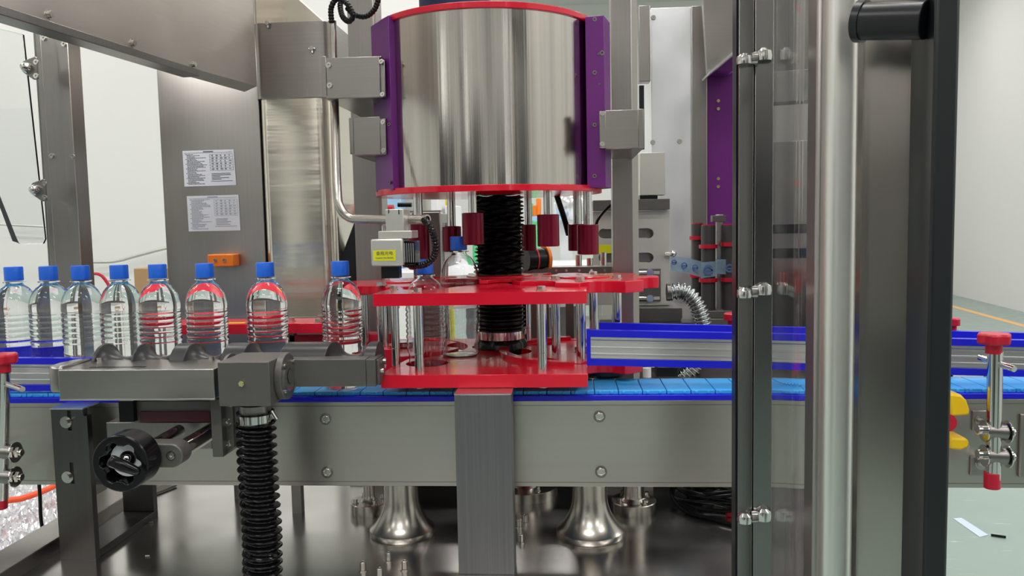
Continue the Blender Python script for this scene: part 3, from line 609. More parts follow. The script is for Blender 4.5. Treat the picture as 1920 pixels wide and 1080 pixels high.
# ================================================================== BOTTLES
BP = [(.0250, 0), (.0275, .002), (.0288, .006), (.0290, .028), (.0272, .040), (.0265, .050), (.0285, .058)]
H0 = .0
prof = [(.012, .002), (.0255, 0), (.0285, .003), (.0290, .010), (.0286, .026), (.0268, .040), (.0272, .050), (.0292, .056), (.0296, .062), (.0284, .0665), (.0298, .0705)]
for k in range(6):
    z = .074+k*.0088; prof += [(.0284, z), (.0301, z+.0026), (.0303, z+.0054), (.0288, z+.0080)]
prof += [(.0300, .129), (.0298, .136), (.0286, .145), (.0262, .153), (.0228, .160), (.0185, .166), (.0145, .1700), (.0125, .1725), (.0122, .1745)]
prof = [(r*(1.07 if h < .15 else 1.07+.02*(h-.15)/.02 if h < .168 else 1.0), h) for r, h in prof]
def bottle(x, y, z, label, empty=False):
    t = thing('water_bottle', (x, y, z), label, 'bottle', None)
    if empty:
        inner = [(max(.004, r-.0007), h+.0012 if i < 2 else h) for i, (r, h) in enumerate(prof)][::-1]
        b = MB().lathe((x, y, z), prof+[(.0115, .1745)]+inner, 48, cap=False)
        n = 48; k = len(prof)*2+1
        b.f.append(tuple(range(n))[::-1]); b.f.append(tuple(range((k-1)*n, k*n)))
        obj('bottle_body', b, 'pet', t, sharp=80)
    else: obj('bottle_body', MB().lathe((x, y, z), prof, 48), 'water', t, sharp=80)
    obj('neck_ring', MB().lathe((x, y, z), [(.0125, .1746), (.0165, .1750), (.0165, .1768), (.0125, .1772)], 32), 'white' if False else 'pet', t)
    c = obj('cap', MB().lathe((x, y, z), [(.0136, .1782), (.0140, .1786), (.0140, .1995), (.0132, .2010), (.002, .2012)], 40), 'capb', t)
    for k in range(0): pass
    return t
YBt = 1.25; zB = zbt+.0004
ordn = ['leftmost water bottle with blue cap, cut by the left edge of the picture', 'second water bottle from the left, over the left conveyor rail', 'third water bottle from the left, overlapping the second', 'fourth water bottle from the left, first one nested in the dark screw',
        'fifth water bottle from the left, in front of the cardboard box', 'sixth water bottle from the left, in front of the yellow tape', 'seventh water bottle from the left, above the square grey gearbox', 'eighth water bottle from the left, last before the red plates']
b0 = None; SCR = []
for i, px in enumerate((31, 96, 156, 228, 300, 388, 501, 641)):
    x = X(px, YBt, 590); SCR.append(x)
    if b0 is None: b0 = bottle(x, YBt, zB, ordn[0]); b0['group'] = 'water bottles on the belt'
    else:
        r = dup(b0, (x, YBt, zB), ordn[i], 'water bottles on the belt'); r.rotation_euler.z = i*.7
be = bottle(B7[0], B7[1], lz1-.004 if False else zB, 'clear empty looking bottle with blue cap under the sensor, behind the left steel pillar', True)
dup(be, (B8[0], B8[1], lz1+.0005), 'clear bottle with blue cap standing on the red plate left of the black bellows')

# ================================================================== TIMING SCREW, GEARBOX, COVER
Yw = 1.183; zw = Z(669, Yw, 600)+.0 ; 
Rw = .0330; zw = Z(641, Yw, 600)-Rw
xs0, xs1 = X(185, Yw, 660), X(712, Yw, 660)
n = 56; m_ = 620; vs = []; fs = []
pk = [X(p, Yw, 660) for p in (162, 235, 305, 400, 508, 662, 830)]
def pocket_d(x, th):
    i = max(0, min(5, sum(1 for p in pk if p <= x)-1)); pt = pk[i+1]-pk[i]; f = i+(x-pk[i])/pt-.05*math.sin(th-PI/2)
    u = abs(f-round(f))*pt
    return max(0, math.sqrt(.031**2-u*u)-.011) if u < .031 else 0
for i in range(m_+1):
    x = xs0+(xs1-xs0)*i/m_
    for j in range(n):
        th = 2*PI*j/n; r = max(.0125, Rw-pocket_d(x, th))
        vs.append((x, Yw-r*math.cos(th), zw+r*math.sin(th)))
for i in range(m_):
    for j in range(n): l = (j+1) % n; fs.append((i*n+j, (i+1)*n+j, (i+1)*n+l, i*n+l))
fs += [tuple(range(n)), tuple(range(m_*n, (m_+1)*n))[::-1]]
t = thing('timing_screw', ((xs0+xs1)/2, Yw, zw-Rw), 'dark grey infeed screw with scooped pockets spacing the bottles', 'screw')
obj('screw_body', MB().add(vs, fs), 'worm', t, sharp=50)
obj('shaft', MB().cyl((xs0-.01, Yw, zw), (xs1+.008, Yw, zw), .008), 'chrome', t)
# steel cover box left
Yv = 1.085
t = thing('screw_drive_cover', (X(250, Yv), Yv+.05, Z(750, Yv, 250)), 'long brushed steel box with slotted top in front of the bottles', 'machine cover')
obj('box', MB().prism([(X(110, Yv, 720), Yv), (X(402, Yv, 720), Yv), (X(402, Yv, 720), Yv+.085), (X(110, Yv, 720), Yv+.085)], Z(749, Yv, 250), Z(693, Yv, 250)), 'steel', t, .0012)
zct = Z(693, Yv, 250)
obj('slot', MB().box((X(168, Yv+.02, 690), Yv+.018, zct), (X(272, Yv+.02, 690), Yv+.024, zct+.0004)), 'black', t)
obj('bottom_edge', MB().box((X(110, Yv, 720), Yv-.0006, Z(750.5, Yv, 250)), (X(402, Yv, 720), Yv+.004, Z(748.5, Yv, 250))), 'alu', t)
for px in (187, 397): s = MB(); c = Vector((X(px, Yv+.07, 680), Yv+.07, zct)); s.cyl(c, c+Vector((0, 0, .006)), .0042, n=14); obj('bolt', s, 'bolt', t)
# motor end cap
o = obj('rounded_end', MB().prism(arc(X(104, 1.11, 712)-.004, 1.123, .0, 0, 1, 1)[:0]+[(X(111, Yv, 710), Yv+.006), (X(88, Yv, 710), Yv+.006), (X(78, Yv, 710), Yv+.018), (X(76, Yv, 710), Yv+.04), (X(84, Yv, 710), Yv+.07), (X(104, Yv, 710), Yv+.082), (X(111, Yv, 710), Yv+.082)], Z(739, Yv, 92), Z(689, Yv, 92)), 'steelv', t, .004, sharp=60)
# gearbox
Yg = 1.06
t = thing('screw_gearbox', (X(458, Yg), Yg+.05, Z(762, Yg, 458)), 'square dark grey gearbox block with brass nipple on top of the black hose', 'gearbox')
obj('block', MB().prism([(X(409, Yg, 720), Yg), (X(506, Yg, 720), Yg), (X(506, Yg, 720), Yg+.085), (X(409, Yg, 720), Yg+.085)], Z(762, Yg, 458), Z(679, Yg, 458)), 'anod', t, .001)
obj('nipple', MB().ycyl(452, 720, Yg-.004, 6, .005, 6).ycyl(452, 720, Yg-.006, 3.4, .004, 12), 'brass', t)
gc = Vector((X(506, Yg, 720), Yg+.047, (Z(762, Yg, 458)+Z(679, Yg, 458))/2+.002))
obj('end_flange', MB().cyl(gc, gc+Vector((.010, 0, 0)), .033, n=40), 'anod', t, .001)
obj('bearing', MB().cyl(gc+Vector((.010, 0, 0)), gc+Vector((.0118, 0, 0)), .021, n=32, hole=.012).cyl(gc+Vector((.010, 0, 0)), gc+Vector((.0125, 0, 0)), .010, n=20), 'chrome', t)
for k in range(4):
    a = PI/4+k*PI/2; c = gc+Vector((.010, math.cos(a)*.026, math.sin(a)*.026)); obj('bolt', MB().cyl(c, c+Vector((.003, 0, 0)), .003, n=12), 'bolt', t)
gl = Vector((X(409, Yg, 720), Yg+.047, gc.z)); obj('end_flange', MB().cyl(gl, gl+Vector((-.004, 0, 0)), .033, n=40), 'anod', t)
# screw tray right
Yr = 1.125
t = thing('screw_support_bar', (X(615, Yr), Yr+.03, Z(726, Yr, 615)), 'grey aluminium bar holding the right end of the timing screw', 'support bar')
obj('bar', MB().pbox(525, 674, 686, 725, Yr, .028), 'anod', t, .0008)
obj('end_plate', MB().pbox(686.5, 674, 704, 725, Yr, .045), 'anod', t, .0008)
obj('end_block', MB().box((X(704, Yr, 700), Yr+.006, Z(722, Yr, 700)), (X(709, Yr, 700), Yr+.040, Z(676, Yr, 700))), 'anod', t, .001)
for py, Y in ((698, Yr+.014), (684, Yr+.032)):
    c = Vector((X(709, Yr, 700), Y, Z(py, Yr, 716))); obj('bolt', MB().cyl(c, c+Vector((.005, 0, 0)), .0035, n=12), 'bolt', t)
# black upright hose
Yn = 1.09
hz = thing('spiral_hose', tuple(P(490, 1085, Yn)), 'thick black spiral ribbed hose hanging below the grey gearbox', 'hose')
cen = spline([P(480, 790, Yn), P(482, 850, Yn), P(486, 920, Yn), P(491, 990, Yn), P(492, 1040, Yn), P(493, 1140, Yn-.01)], .001)
vs = []; fs = []; n = 28
for i, p in enumerate(cen):
    f = i/(len(cen)-1)
    for j in range(n):
        a = 2*PI*j/n; r = .0238+.0030*max(-.8, math.cos(2*PI*22*f-a))+.0003*math.sin(i*2.3+j*3.1)
        vs.append(p+Vector((math.cos(a)*r, math.sin(a)*r, 0)))
for i in range(len(cen)-1):
    for j in range(n): l = (j+1) % n; fs.append((i*n+j, i*n+l, (i+1)*n+l, (i+1)*n+j))
obj('hose_skin', MB().add(vs, fs), 'blackg', hz, sharp=80)
hl = []; turns = 22; nn = int(turns*24)
for i in range(nn):
    f = i/(nn-1); k = f*(len(cen)-1); p = cen[int(k)]; a = 2*PI*turns*f
    hl.append(p+Vector((math.cos(a)*.0268, math.sin(a)*.0268, 0)))
obj('spiral_wire', MB().tube(hl, .0018, 6), 'blackg', hz, sharp=80)
c = P(479, 782, Yn); obj('clamp_band', MB().cyl(c+Vector((0, 0, -.0065)), c+Vector((0, 0, .0055)), .0245, n=40), 'chrome', hz)
obj('clamp_ring', MB().cyl(c+Vector((0, 0, .0055)), c+Vector((0, 0, .0085)), .0262, n=40).cyl(c+Vector((0, 0, -.0095)), c+Vector((0, 0, -.0065)), .027, n=40), 'blackg', hz)
obj('clamp_collar', MB().cyl(c+Vector((0, 0, .0085)), c+Vector((0, 0, .0185)), .022, n=32), 'steeld', hz)
c2 = P(513, 776, Yn-.005); obj('clamp_screw', MB().cyl(c2+Vector((-.003, 0, .004)), c2+Vector((.004, 0, -.008)), .003, n=10), 'chrome', hz)
# mounting bracket left of hose
t = thing('mounting_plate', (X(415, 1.12), 1.13, Z(857, 1.12, 415)), 'dark grey upright plate with two bolts under the gearbox', 'bracket')
x_ = X(396, 1.11, 800)
obj('plate', MB().box((x_, 1.11, Z(857, 1.11, 405)), (X(416, 1.11, 800), 1.19, Z(749, 1.11, 405))), 'anod', t, .0008)
obj('flange', MB().prism([(X(416, 1.12, 800), Z(857, 1.12, 416)), (X(435, 1.12, 800), Z(840, 1.12, 430)), (X(435, 1.12, 800), Z(764, 1.12, 430)), (X(416, 1.12, 800), Z(762, 1.12, 416))], 1.125, 1.15, 'y'), 'anod', t, .0008)
obj('arm', MB().box((X(435, 1.125, 800), 1.13, Z(815, 1.13, 430)), (X(450, 1.13, 800), 1.15, Z(764, 1.13, 430))), 'anod', t)
for py in (792, 833): screw(t, 426, py, 1.125, 6)
obj('rear_block', MB().pbox(236, 752, 395, 790, 1.14, .05), 'anod', t, .001)
obj('dark_pad', MB().pbox(262, 772, 394, 791, 1.136, .004), mat('dull_maroon', (.06, .008, .016), .4), t)
obj('black_block', MB().pbox(223, 752, 250, 791, 1.13, .02), 'black', t)
s = MB().pbox(200, 792, 396, 842, 1.165, .03); obj('carriage', s, 'steeld', t, .001)

# ================================================================== HANDWHEEL
Yq = .985
wc = P(226, 869, Yq)
t = thing('handwheel', tuple(wc), 'black handwheel with folding crank and pale hub left of the black hose', 'handwheel')
def yv(dx, dy, dz_): return wc+Vector((dx, dy, dz_))
ro = []; ri = []
k = Yq/F
hub0 = MB(); N = 96
outer = [(wc.x+58*k*math.cos(2*PI*i/N), wc.z+58*k*math.sin(2*PI*i/N)) for i in range(N)]
def lobes(r, amp, nl=6, ph=.5): return [(wc.x+(r+amp*max(-1, min(1, 1.6*math.cos(nl*2*PI*i/N+ph))))*math.cos(2*PI*i/N), wc.z+(r+amp*max(-1, min(1, 1.6*math.cos(nl*2*PI*i/N+ph))))*math.sin(2*PI*i/N)) for i in range(N)]
inner = lobes(39*k, 4.0*k)
b = MB(); y0, y1 = Yq-.002, Yq+.034
vs = [(p[0], y0, p[1]) for p in outer]+[(p[0], y0, p[1]) for p in inner]+[(p[0], y1, p[1]) for p in outer]+[(p[0], y1, p[1]) for p in inner]
fs = []
for i in range(N):
    j = (i+1) % N; fs += [(i, j, N+j, N+i), (2*N+i, 3*N+i, 3*N+j, 2*N+j), (i, 2*N+i, 2*N+j, j), (N+i, N+j, 3*N+j, 3*N+i)]
obj('rim', b.add(vs, fs), 'blackg', t, .003)
obj('hub_disc', MB().lathe((wc.x, Yq+.026, wc.z), [(40*k, -.004), (40*k, 0)], 48, 'y'), 'blackg', t)
obj('dial', MB().lathe((wc.x+4*k, Yq+.012, wc.z+3*k), [(35*k, -.014), (35*k, 0)], 40, 'y'), 'paper', t, label='pale grey dial disc')
obj('hub', MB().lathe((wc.x+6*k, Yq+.012, wc.z+5*k), [(16*k, -.002), (16*k, .003), (11*k, .007), (6*k, .007)], 32, 'y'), 'blackg', t)
obj('hub_screw', MB().ball((wc.x+9*k, Yq+.006, wc.z+8*k), .0055), 'chrome', t)
p0 = P(203, 862, Yq-.022); p1 = P(262, 886, Yq-.006)
cr_ = MB(); d_ = p1-p0; pts = [p0+d_*f for f in (0, .03, .1, .5, .85, .93, 1)]; rs = [.003, .0066, .0078, .0078, .0060, .0056, .0030]
obj('crank_handle', cr_.tube(pts, lambda i: rs[i], 20), 'blackg', t, sharp=60)
obj('crank_pivot', MB().cyl(p1+Vector((0, -.002, 0)), p1+Vector((0, .02, 0)), .008, n=18), 'blackg', t)
# link arm and rods
Yk2 = 1.02
t = thing('adjusting_link', tuple(P(320, 855, Yk2)), 'dark grey rounded link plate with socket screw right of the handwheel', 'link')
c = P(320, 855, Yk2); r = 24*Yk2/F
poly = [(X(262, Yk2, 855), c.z+r)]+[(c.x+r*math.cos(a), c.z+r*math.sin(a)) for a in [PI/2-PI*i/16 for i in range(17)]]+[(X(262, Yk2, 855), c.z-r)]
obj('plate', MB().prism(poly, Yk2, Yk2+.028, 'y'), 'anod', t, .0015)
screw(t, 320, 855, Yk2, 6)
obj('screw_well', MB().ycyl(320, 855, Yk2-.0008, 9, .0010, 24, hole=7.6), 'black', t)
rr_ = P(327, 852, Yk2+.028); obj('guide_rod', MB().cyl(rr_, rr_+Vector((0, .12, .002)), .0125, n=28), 'chrome', t)
rr_ = P(270, 846, Yk2+.02); obj('guide_rod', MB().cyl(rr_, rr_+Vector((0, .10, .002)), .0095, n=24), 'chrome', t)

# ================================================================== LEFT FOOT BRACKET
Yo = 1.155
t = thing('foot_bracket', (X(130, Yo, 1000), Yo+.05, ZD), 'tall dark steel bracket with slots and bolts holding the conveyor at the left', 'bracket')
xa, xb = X(95, Yo, 770), X(155, Yo, 770)
o = obj('front_plate', MB().box((xa, Yo, ZD), (xb, Yo+.012, Z(768, Yo, 125))), 'darkst', t, .0008)
cut(o, [MB().pbox(119, 773, 126, 811, Yo-.01, .05), MB().pbox(124, 871, 131, 911, Yo-.01, .05)])
obj('slot_back', MB().pbox(117, 771, 133, 913, Yo+.0125, .001), 'black', t)
obj('top_flange', MB().box((xa-.002, Yo, Z(768, Yo, 125)), (xb, Yo+.045, Z(768, Yo, 125)+.002)), 'alu', t)
obj('side_rib', MB().box((xb, Yo+.0, ZD), (xb+.006, Yo+.012, Z(780, Yo, 125))), 'darkst', t)
obj('base_plate', MB().box((xa, Yo+.012, ZD), (xb+.006, Yo+.19, ZD+.012)), 'darkst', t, .0008)
obj('rear_plate', MB().box((xa, Yo+.178, ZD+.012), (xb+.006, Yo+.19, zb)), 'darkst', t, .0008)
for px, py in ((123, 792), (126, 895)): s = MB(); s.ycyl(px, py, Yo-.0015, 12, .0015, 24); s.ycyl(px, py, Yo-.007, 7, .006, 6); s.ycyl(px, py, Yo-.011, 4, .01, 12); obj('bolt', s, 'bolt', t)
for px, py in ((123, 1060), (162, 1060)): s = MB(); s.ycyl(px, py, Yo-.001, 6.5, .001, 20, hole=5); s.ycyl(px, py, Yo-.001, 4, .001, 12); obj('bolt', s, 'bolt', t)

# ================================================================== FLANGED STANDS ON THE DECK
def flange(px, ybase, rbase, rtube, label, ysh, rim=.010):
    c = PZ(px, ybase, ZD); r = rbase*c.y/F; q = rtube*c.y/F; top = Z(905, c.y, px)+.03
    t = thing('support_column', tuple(c), label, 'support column')
    pr = [(r*.98, 0), (r, .001), (r, rim), (r*.97, rim+.001), (r*.93, rim+.003)]
    for i in range(8):
        f = i/7; pr.append((q+(r*.86-q)*(1-f)**2.2, rim+.006+f*.052))
    pr += [(q, .075), (q, top-c.z)]
    obj('turned_body', MB().lathe(c, pr, 64), 'turned', t, sharp=50); return t
flange(755, 999, 63, 33, 'large turned steel trumpet shaped column under the beam left of the grey post', 0)
flange(1107, 1001, 65, 33, 'large turned steel trumpet shaped column under the beam right of the grey post', 0)
def sflange(px, ybase, rb, rtb, label):
    c = PZ(px, ybase, ZD); r = rb*c.y/F; q = rtb*c.y/F
    t = thing('flanged_post', tuple(c), label, 'support column')
    obj('round_base', MB().lathe(c, [(r, 0), (r, .017), (r*.97, .018)], 48), 'turned', t)
    obj('post', MB().lathe(c, [(q*1.5, .018), (q*1.1, .024), (q, .030), (q, .22)], 32), 'turned', t)
    for k in range(4):
        a = .6+k*PI/2; b = c+Vector((math.cos(a)*r*.75, math.sin(a)*r*.75, .018)); obj('bolt', MB().cyl(b, b+Vector((0, 0, .002)), .0055, n=14).cyl(b, b+Vector((0, 0, .008)), .0038, n=10), 'bolt', t)
sflange(693, 957, 37, 11, 'small round bolted steel foot behind the left trumpet column')
sflange(1188, 955, 43, 20, 'small round bolted steel foot behind the right trumpet column')
sflange(985, 925, 62, 20, 'wide low round steel foot mostly hidden behind the grey post')
for i, (px, py, lb) in enumerate(((681, 1070, 'chrome bolt standing on the deck, nearest the black hose'), (729, 1052, 'chrome bolt standing on the deck, farthest back of the group of four'), (759, 1068, 'chrome bolt standing on the deck, beside the grey post'), (712, 1082, 'chrome bolt at the bottom edge of the picture between its neighbours'),
        (974, 988, 'upper left small bolt on the deck right of the grey post'), (985, 980, 'small bolt on the deck right of the grey post, farthest back'), (977, 1017, 'small bolt on the deck right of the grey post, nearest the viewer'))):
    c = PZ(px, py, ZD); t = thing('deck_bolt', tuple(c), lb, 'bolt', 'bolts standing on the deck')
    obj('washer', MB().cyl(c, c+Vector((0, 0, .0015)), .0068, n=20), 'bolt', t)
    obj('bolt_head', MB().cyl(c+Vector((0, 0, .0015)), c+Vector((0, 0, .014)), .0046, n=16, hole=.0022), 'bolt', t, .0006)
# hex key-ish rod on deck
tag(obj('loose_rod', MB().cyl(PZ(279, 934, ZD)+Vector((0, 0, .003)), PZ(330, 913, ZD)+Vector((0, 0, .003)), .0026, n=8), 'steeld'), 'thin steel rod lying on the deck below the handwheel', 'rod')
for i, (px, py) in enumerate(((276, 1044), (283, 981))): 
    c = PZ(px, py, ZD); tag(obj('metal_chip', MB().cyl(c+Vector((-.003, 0, .0012)), c+Vector((.003, .001, .0012)), .0013, n=6), 'steeld'), ['small dark metal chip on the deck near the bottom left', 'tiny metal chip on the deck below the loose rod'][i], 'chip')
# cable coil
cc = PZ(1345, 950, ZD)
t = thing('cable_coil', tuple(cc), 'tangled coil of black cable on the deck under the right of the beam', 'cable')
for k in range(16):
    rr1 = random.uniform(.035, .075); z1 = .004+k*.0032; ph = random.uniform(0, 6); ox, oy = random.uniform(-.014, .014), random.uniform(-.012, .012)
    pts = [cc+Vector((ox+rr1*1.05*math.cos(a), oy+rr1*.8*math.sin(a), z1+.010*math.sin(a+ph)+.006*math.sin(2*a+ph)+.006)) for a in [2*PI*i/40 for i in range(41)]]
    obj('cable_loop', MB().tube(pts, .0032, 8, False), 'black', t, sharp=80)
obj('loose_end', MB().tube(spline([P(1258, 905, 1.45), PZ(1262, 935, ZD+.02), PZ(1290, 962, ZD+.004), PZ(1330, 972, ZD+.004), PZ(1380, 985, ZD+.004)], .004), .003, 8), 'black', t)
c = PZ(1368, 968, ZD); tag(obj('red_terminal', MB().box(c+Vector((-.006, -.006, 0)), c+Vector((.008, .006, .012)), ).cyl(c+Vector((0, 0, .011)), c+Vector((0, 0, .02)), .004, n=10), 'redd', bev=.002), 'small red terminal beside the black cable coil', 'terminal')

# ================================================================== GUIDE RAILS
def rail(nm, pts, Yoff, hpx, label, grooves=True):
    """pts: list of (px, ytop, Y)"""
    t = thing(nm, tuple(P(pts[0][0], pts[0][1]+30, pts[0][2])), label, 'guide rail')
    path = []
    for px, yt_, Y in pts:
        a = P(px, yt_, Y); path.append(a)
    H = .0520
    def ext(prof, y_in, m, n):
        b = MB(); vs = []; fs = []; k = len(prof)
        for p in path:
            for (dy, dz_) in prof: vs.append((p.x, p.y+dy, p.z+dz_))
        for i in range(len(path)-1):
            for j in range(k): l = (j+1) % k; fs.append((i*k+j, i*k+l, (i+1)*k+l, (i+1)*k+j))
        fs += [tuple(range(k)), tuple(range((len(path)-1)*k, len(path)*k))[::-1]]
        return obj(n, b.add(vs, fs), m, t, sharp=25)
    # aluminium profile with three ridges
    pr = [(.002, -.0105)]
    for zc_ in (-.0165, -.0265, -.0365):
        pr += [(.002, zc_+.0022), (.0002, zc_+.0012), (.0002, zc_-.0006), (.0026, zc_-.0016)]
    pr += [(.002, -.0425), (.008, -.0425), (.008, -.0105)]
    ext(pr, 0, 'alu', 'profile')
    ext([(-.002, 0), (.010, 0), (.010, -.010), (-.002, -.010)], 0, 'blue', 'blue_edge')
    ext([(-.002, -.0430), (.010, -.0430), (.010, -.0530), (-.002, -.0530)], 0, 'blue', 'blue_edge')
    return t, path
t, pa = rail('outfeed_rail', [(1107, 619, 1.19), (1378, 624, 1.19), (1530, 627, 1.19), (1790, 635, 1.19), (2150, 643, 1.19)], 0, 0, 'near aluminium guide rail with blue plastic edges right of the red plates')
obj('end_cap', MB().box((pa[0].x-.006, pa[0].y-.003, pa[0].z-.053), (pa[0].x, pa[0].y+.011, pa[0].z+.001)), 'blue', t)
t, pa = rail('outfeed_rail', [(1123, 605, 1.295), (1378, 611, 1.295), (1790, 621, 1.295), (2150, 630, 1.295)], 0, 0, 'far aluminium guide rail with blue plastic edges behind the near one')
obj('inner_strip', MB().add([(p.x, p.y-.0028, p.z-q) for p in pa for q in (0, .05)]+[(p.x, p.y-.0022, p.z-q) for p in pa for q in (0, .05)], [(2*i, 2*i+1, 2*i+3, 2*i+2) for i in range(3)]+[(8+2*i, 8+2*i+2, 8+2*i+3, 8+2*i+1) for i in range(3)]), 'blue', t)
t, pa = rail('infeed_rail', [(-160, 668, 1.205), (14, 671, 1.205), (205, 672, 1.205)], 0, 0, 'near aluminium guide rail with blue plastic edges at the left')
t, pa = rail('infeed_rail', [(-160, 646, 1.295), (14, 647, 1.295), (133, 648, 1.295)], 0, 0, 'far blue edged guide rail behind the two leftmost bottles')
obj('inner_strip', MB().add([(p.x, p.y-.0028, p.z-q) for p in pa for q in (0, .05)]+[(p.x, p.y-.0022, p.z-q) for p in pa for q in (0, .05)], [(2*i, 2*i+1, 2*i+3, 2*i+2) for i in range(2)]+[(6+2*i, 6+2*i+2, 6+2*i+3, 6+2*i+1) for i in range(2)]), 'blue', t)
# plastic film scrap on the belt at the left

# ================================================================== RAIL CLAMP STANDS
def stand(px, Y, dx, label, ykn, full=True):
    s = Y/F; k = 1
    def pt(x, y, Yo=0): return P(px+x, ykn+y, Y+Yo)
    t = thing('rail_clamp', tuple(pt(0, 290)), label, 'clamp stand')
    c = pt(0, 0); N = 72
    poly = [(c.x+(27+2.3*math.cos(6*2*PI*i/N))*s*math.cos(2*PI*i/N), Y+(27+2.3*math.cos(6*2*PI*i/N))*s*math.sin(2*PI*i/N)) for i in range(N)]
    kn = obj('star_knob', MB().prism(poly, c.z-.011, c.z+.004), 'redd', t, .003)
    obj('knob_neck', MB().lathe((c.x, Y, c.z), [(.0105, -.024), (.0105, -.011)], 28), 'redd', t)
    obj('rod', MB().cyl(pt(2, 30), pt(-2, 268), .0098, n=28), 'chrome', t)
    obj('end_cap', MB().cyl(pt(-4, 255), pt(-4, 285), .0105, n=28), 'redd', t, .001, label='red plastic end cap')
    obj('cross_rod', MB().cyl(pt(-27, 40, .03), pt(38, 62, -.03), .0042, n=16), 'chrome', t)
    for dy in (180, 226):
        a, b = pt(-32, dy-4, 0.0), pt(38, dy+1, 0.0)
        obj('clamp_bolt', MB().cyl(a, b, .0055, n=18).cyl(a, a+Vector((.012, 0, 0)), .0072, n=18), 'chrome', t, .0006)
        obj('clamp_body', MB().cyl(pt(-16, dy-2), pt(22, dy), .0115, n=20), 'steeld', t, .001)
        obj('clamp_washer', MB().cyl(pt(-20, dy-2), pt(-18, dy-2), .0150, n=24), 'chrome', t); obj('clamp_washer', MB().cyl(pt(24, dy), pt(26, dy), .0155, n=24), 'chrome', t)
        obj('nut', MB().cyl(pt(28, dy), pt(34, dy), .0085, n=6), 'bolt', t)
    obj('mount_plate', MB().pbox(px-40, ykn+140, px-10, ykn+178, YC-.004, .004), 'steel', t, .001); obj('mount_plate', MB().pbox(px-44, ykn+226, px-12, ykn+262, YC-.004, .004), 'steel', t, .001)
    for dy in (158, 240): s2 = MB(); s2.ycyl(px-24, ykn+dy, YC-.006, 11, .003, 24); s2.ycyl(px-24, ykn+dy, YC-.012, 7, .008, 6); obj('bolt', s2, 'bolt', t)
    obj('bracket_arm', MB().cyl(P(px-24, ykn+158, YC), P(px-6, ykn+180, Y), .005, n=12).cyl(P(px-24, ykn+240, YC), P(px-6, ykn+226, Y), .005, n=12), 'chrome', t)
    return t
stand(1864, 1.13, 0, 'chrome rail clamp stand with red star knob at the right edge', 630)
stand(4, 1.13, 0, 'chrome rail clamp stand with red star knob cut by the left edge', 668)
# slot frame at far right of beam
t = thing('slot_bracket', (X(1922, YC-.005), YC-.005, Z(893, YC, 1915)), 'rounded slotted steel bracket cut by the right edge', 'bracket')
o = obj('plate', MB().pbox(1913, 776, 1990, 896, YC-.006, .006), 'steel', t, .002)
# yellow / red switch behind black handle
t = thing('rocker_knob', tuple(P(1785, 800, 1.14)), 'yellow handled red knob peeking out right of the black handle', 'knob')
obj('yellow_grip', MB().prism([(p.x, p.z) for p in (P(1770, 733, 1.15), P(1790, 735, 1.15), P(1800, 745, 1.15), P(1806, 762, 1.15), P(1805, 772, 1.15), P(1770, 775, 1.15))], 1.13, 1.17, 'y'), 'yelp', t, .003)
obj('yellow_grip', MB().prism([(p.x, p.z) for p in (P(1770, 814, 1.15), P(1800, 815, 1.15), P(1806, 822, 1.15), P(1803, 832, 1.15), P(1790, 837, 1.15), P(1770, 835, 1.15))], 1.13, 1.17, 'y'), 'yelp', t, .003)
obj('red_barrel', MB().cyl(P(1778, 793, 1.13), P(1778, 793, 1.13)+Vector((0, .07, 0)), .012, n=24), 'redd', t)
def small_clamp(px, py, Y, r, lb):
    c = P(px, py, Y); t = thing('rail_clamp', (c.x, c.y, zt), lb, 'clamp stand')
    obj('star_knob', MB().lathe(c, [(r*.6, -.018), (r*.6, -.006), (r, -.005), (r, .005), (r*.85, .007)], 24), 'redd', t)
    obj('rod', MB().cyl((c.x, c.y, zb), (c.x, c.y, c.z-.015), r*.35, n=14), 'chrome', t)
small_clamp(1785, 604, 1.33, .012, 'rail clamp with small red knob peeking out right of the black handle above the rail')
# things on the floor at the right
tag(obj('red_mat', MB().box((PZ(1800, 712, .0).x, 2.75, 0), (PZ(1850, 712, 0).x+.25, 3.0, .06)), 'redd', bev=.01), 'red block on the green floor seen below the right rail', 'block')
tag(obj('black_mat', MB().lathe(PZ(1905, 716, 0), [(.22, 0), (.22, .05), (.18, .07)], 28), 'black'), 'round black object on the floor right of the red block', 'object')
c0 = [PZ(x, y, .001) for x, y in ((1787, 972), (1803, 971), (1853, 1003), (1837, 1007))]
tag(obj('tape_scrap', MB().add(c0+[v+Vector((0, 0, .0006)) for v in c0], [(3, 2, 1, 0), (4, 5, 6, 7), (0, 1, 5, 4), (1, 2, 6, 5), (2, 3, 7, 6), (3, 0, 4, 7)]), mat('scrap_paper', (.55, .66, .80), .5)), 'strip of pale label film lying on the green floor', 'scrap')
tag(obj('marker_pen', MB().cyl(PZ(1858, 1003, .006), PZ(1886, 1007, .006), .005, n=10), 'blackg'), 'small dark pen on the green floor beside the film scrap', 'pen')

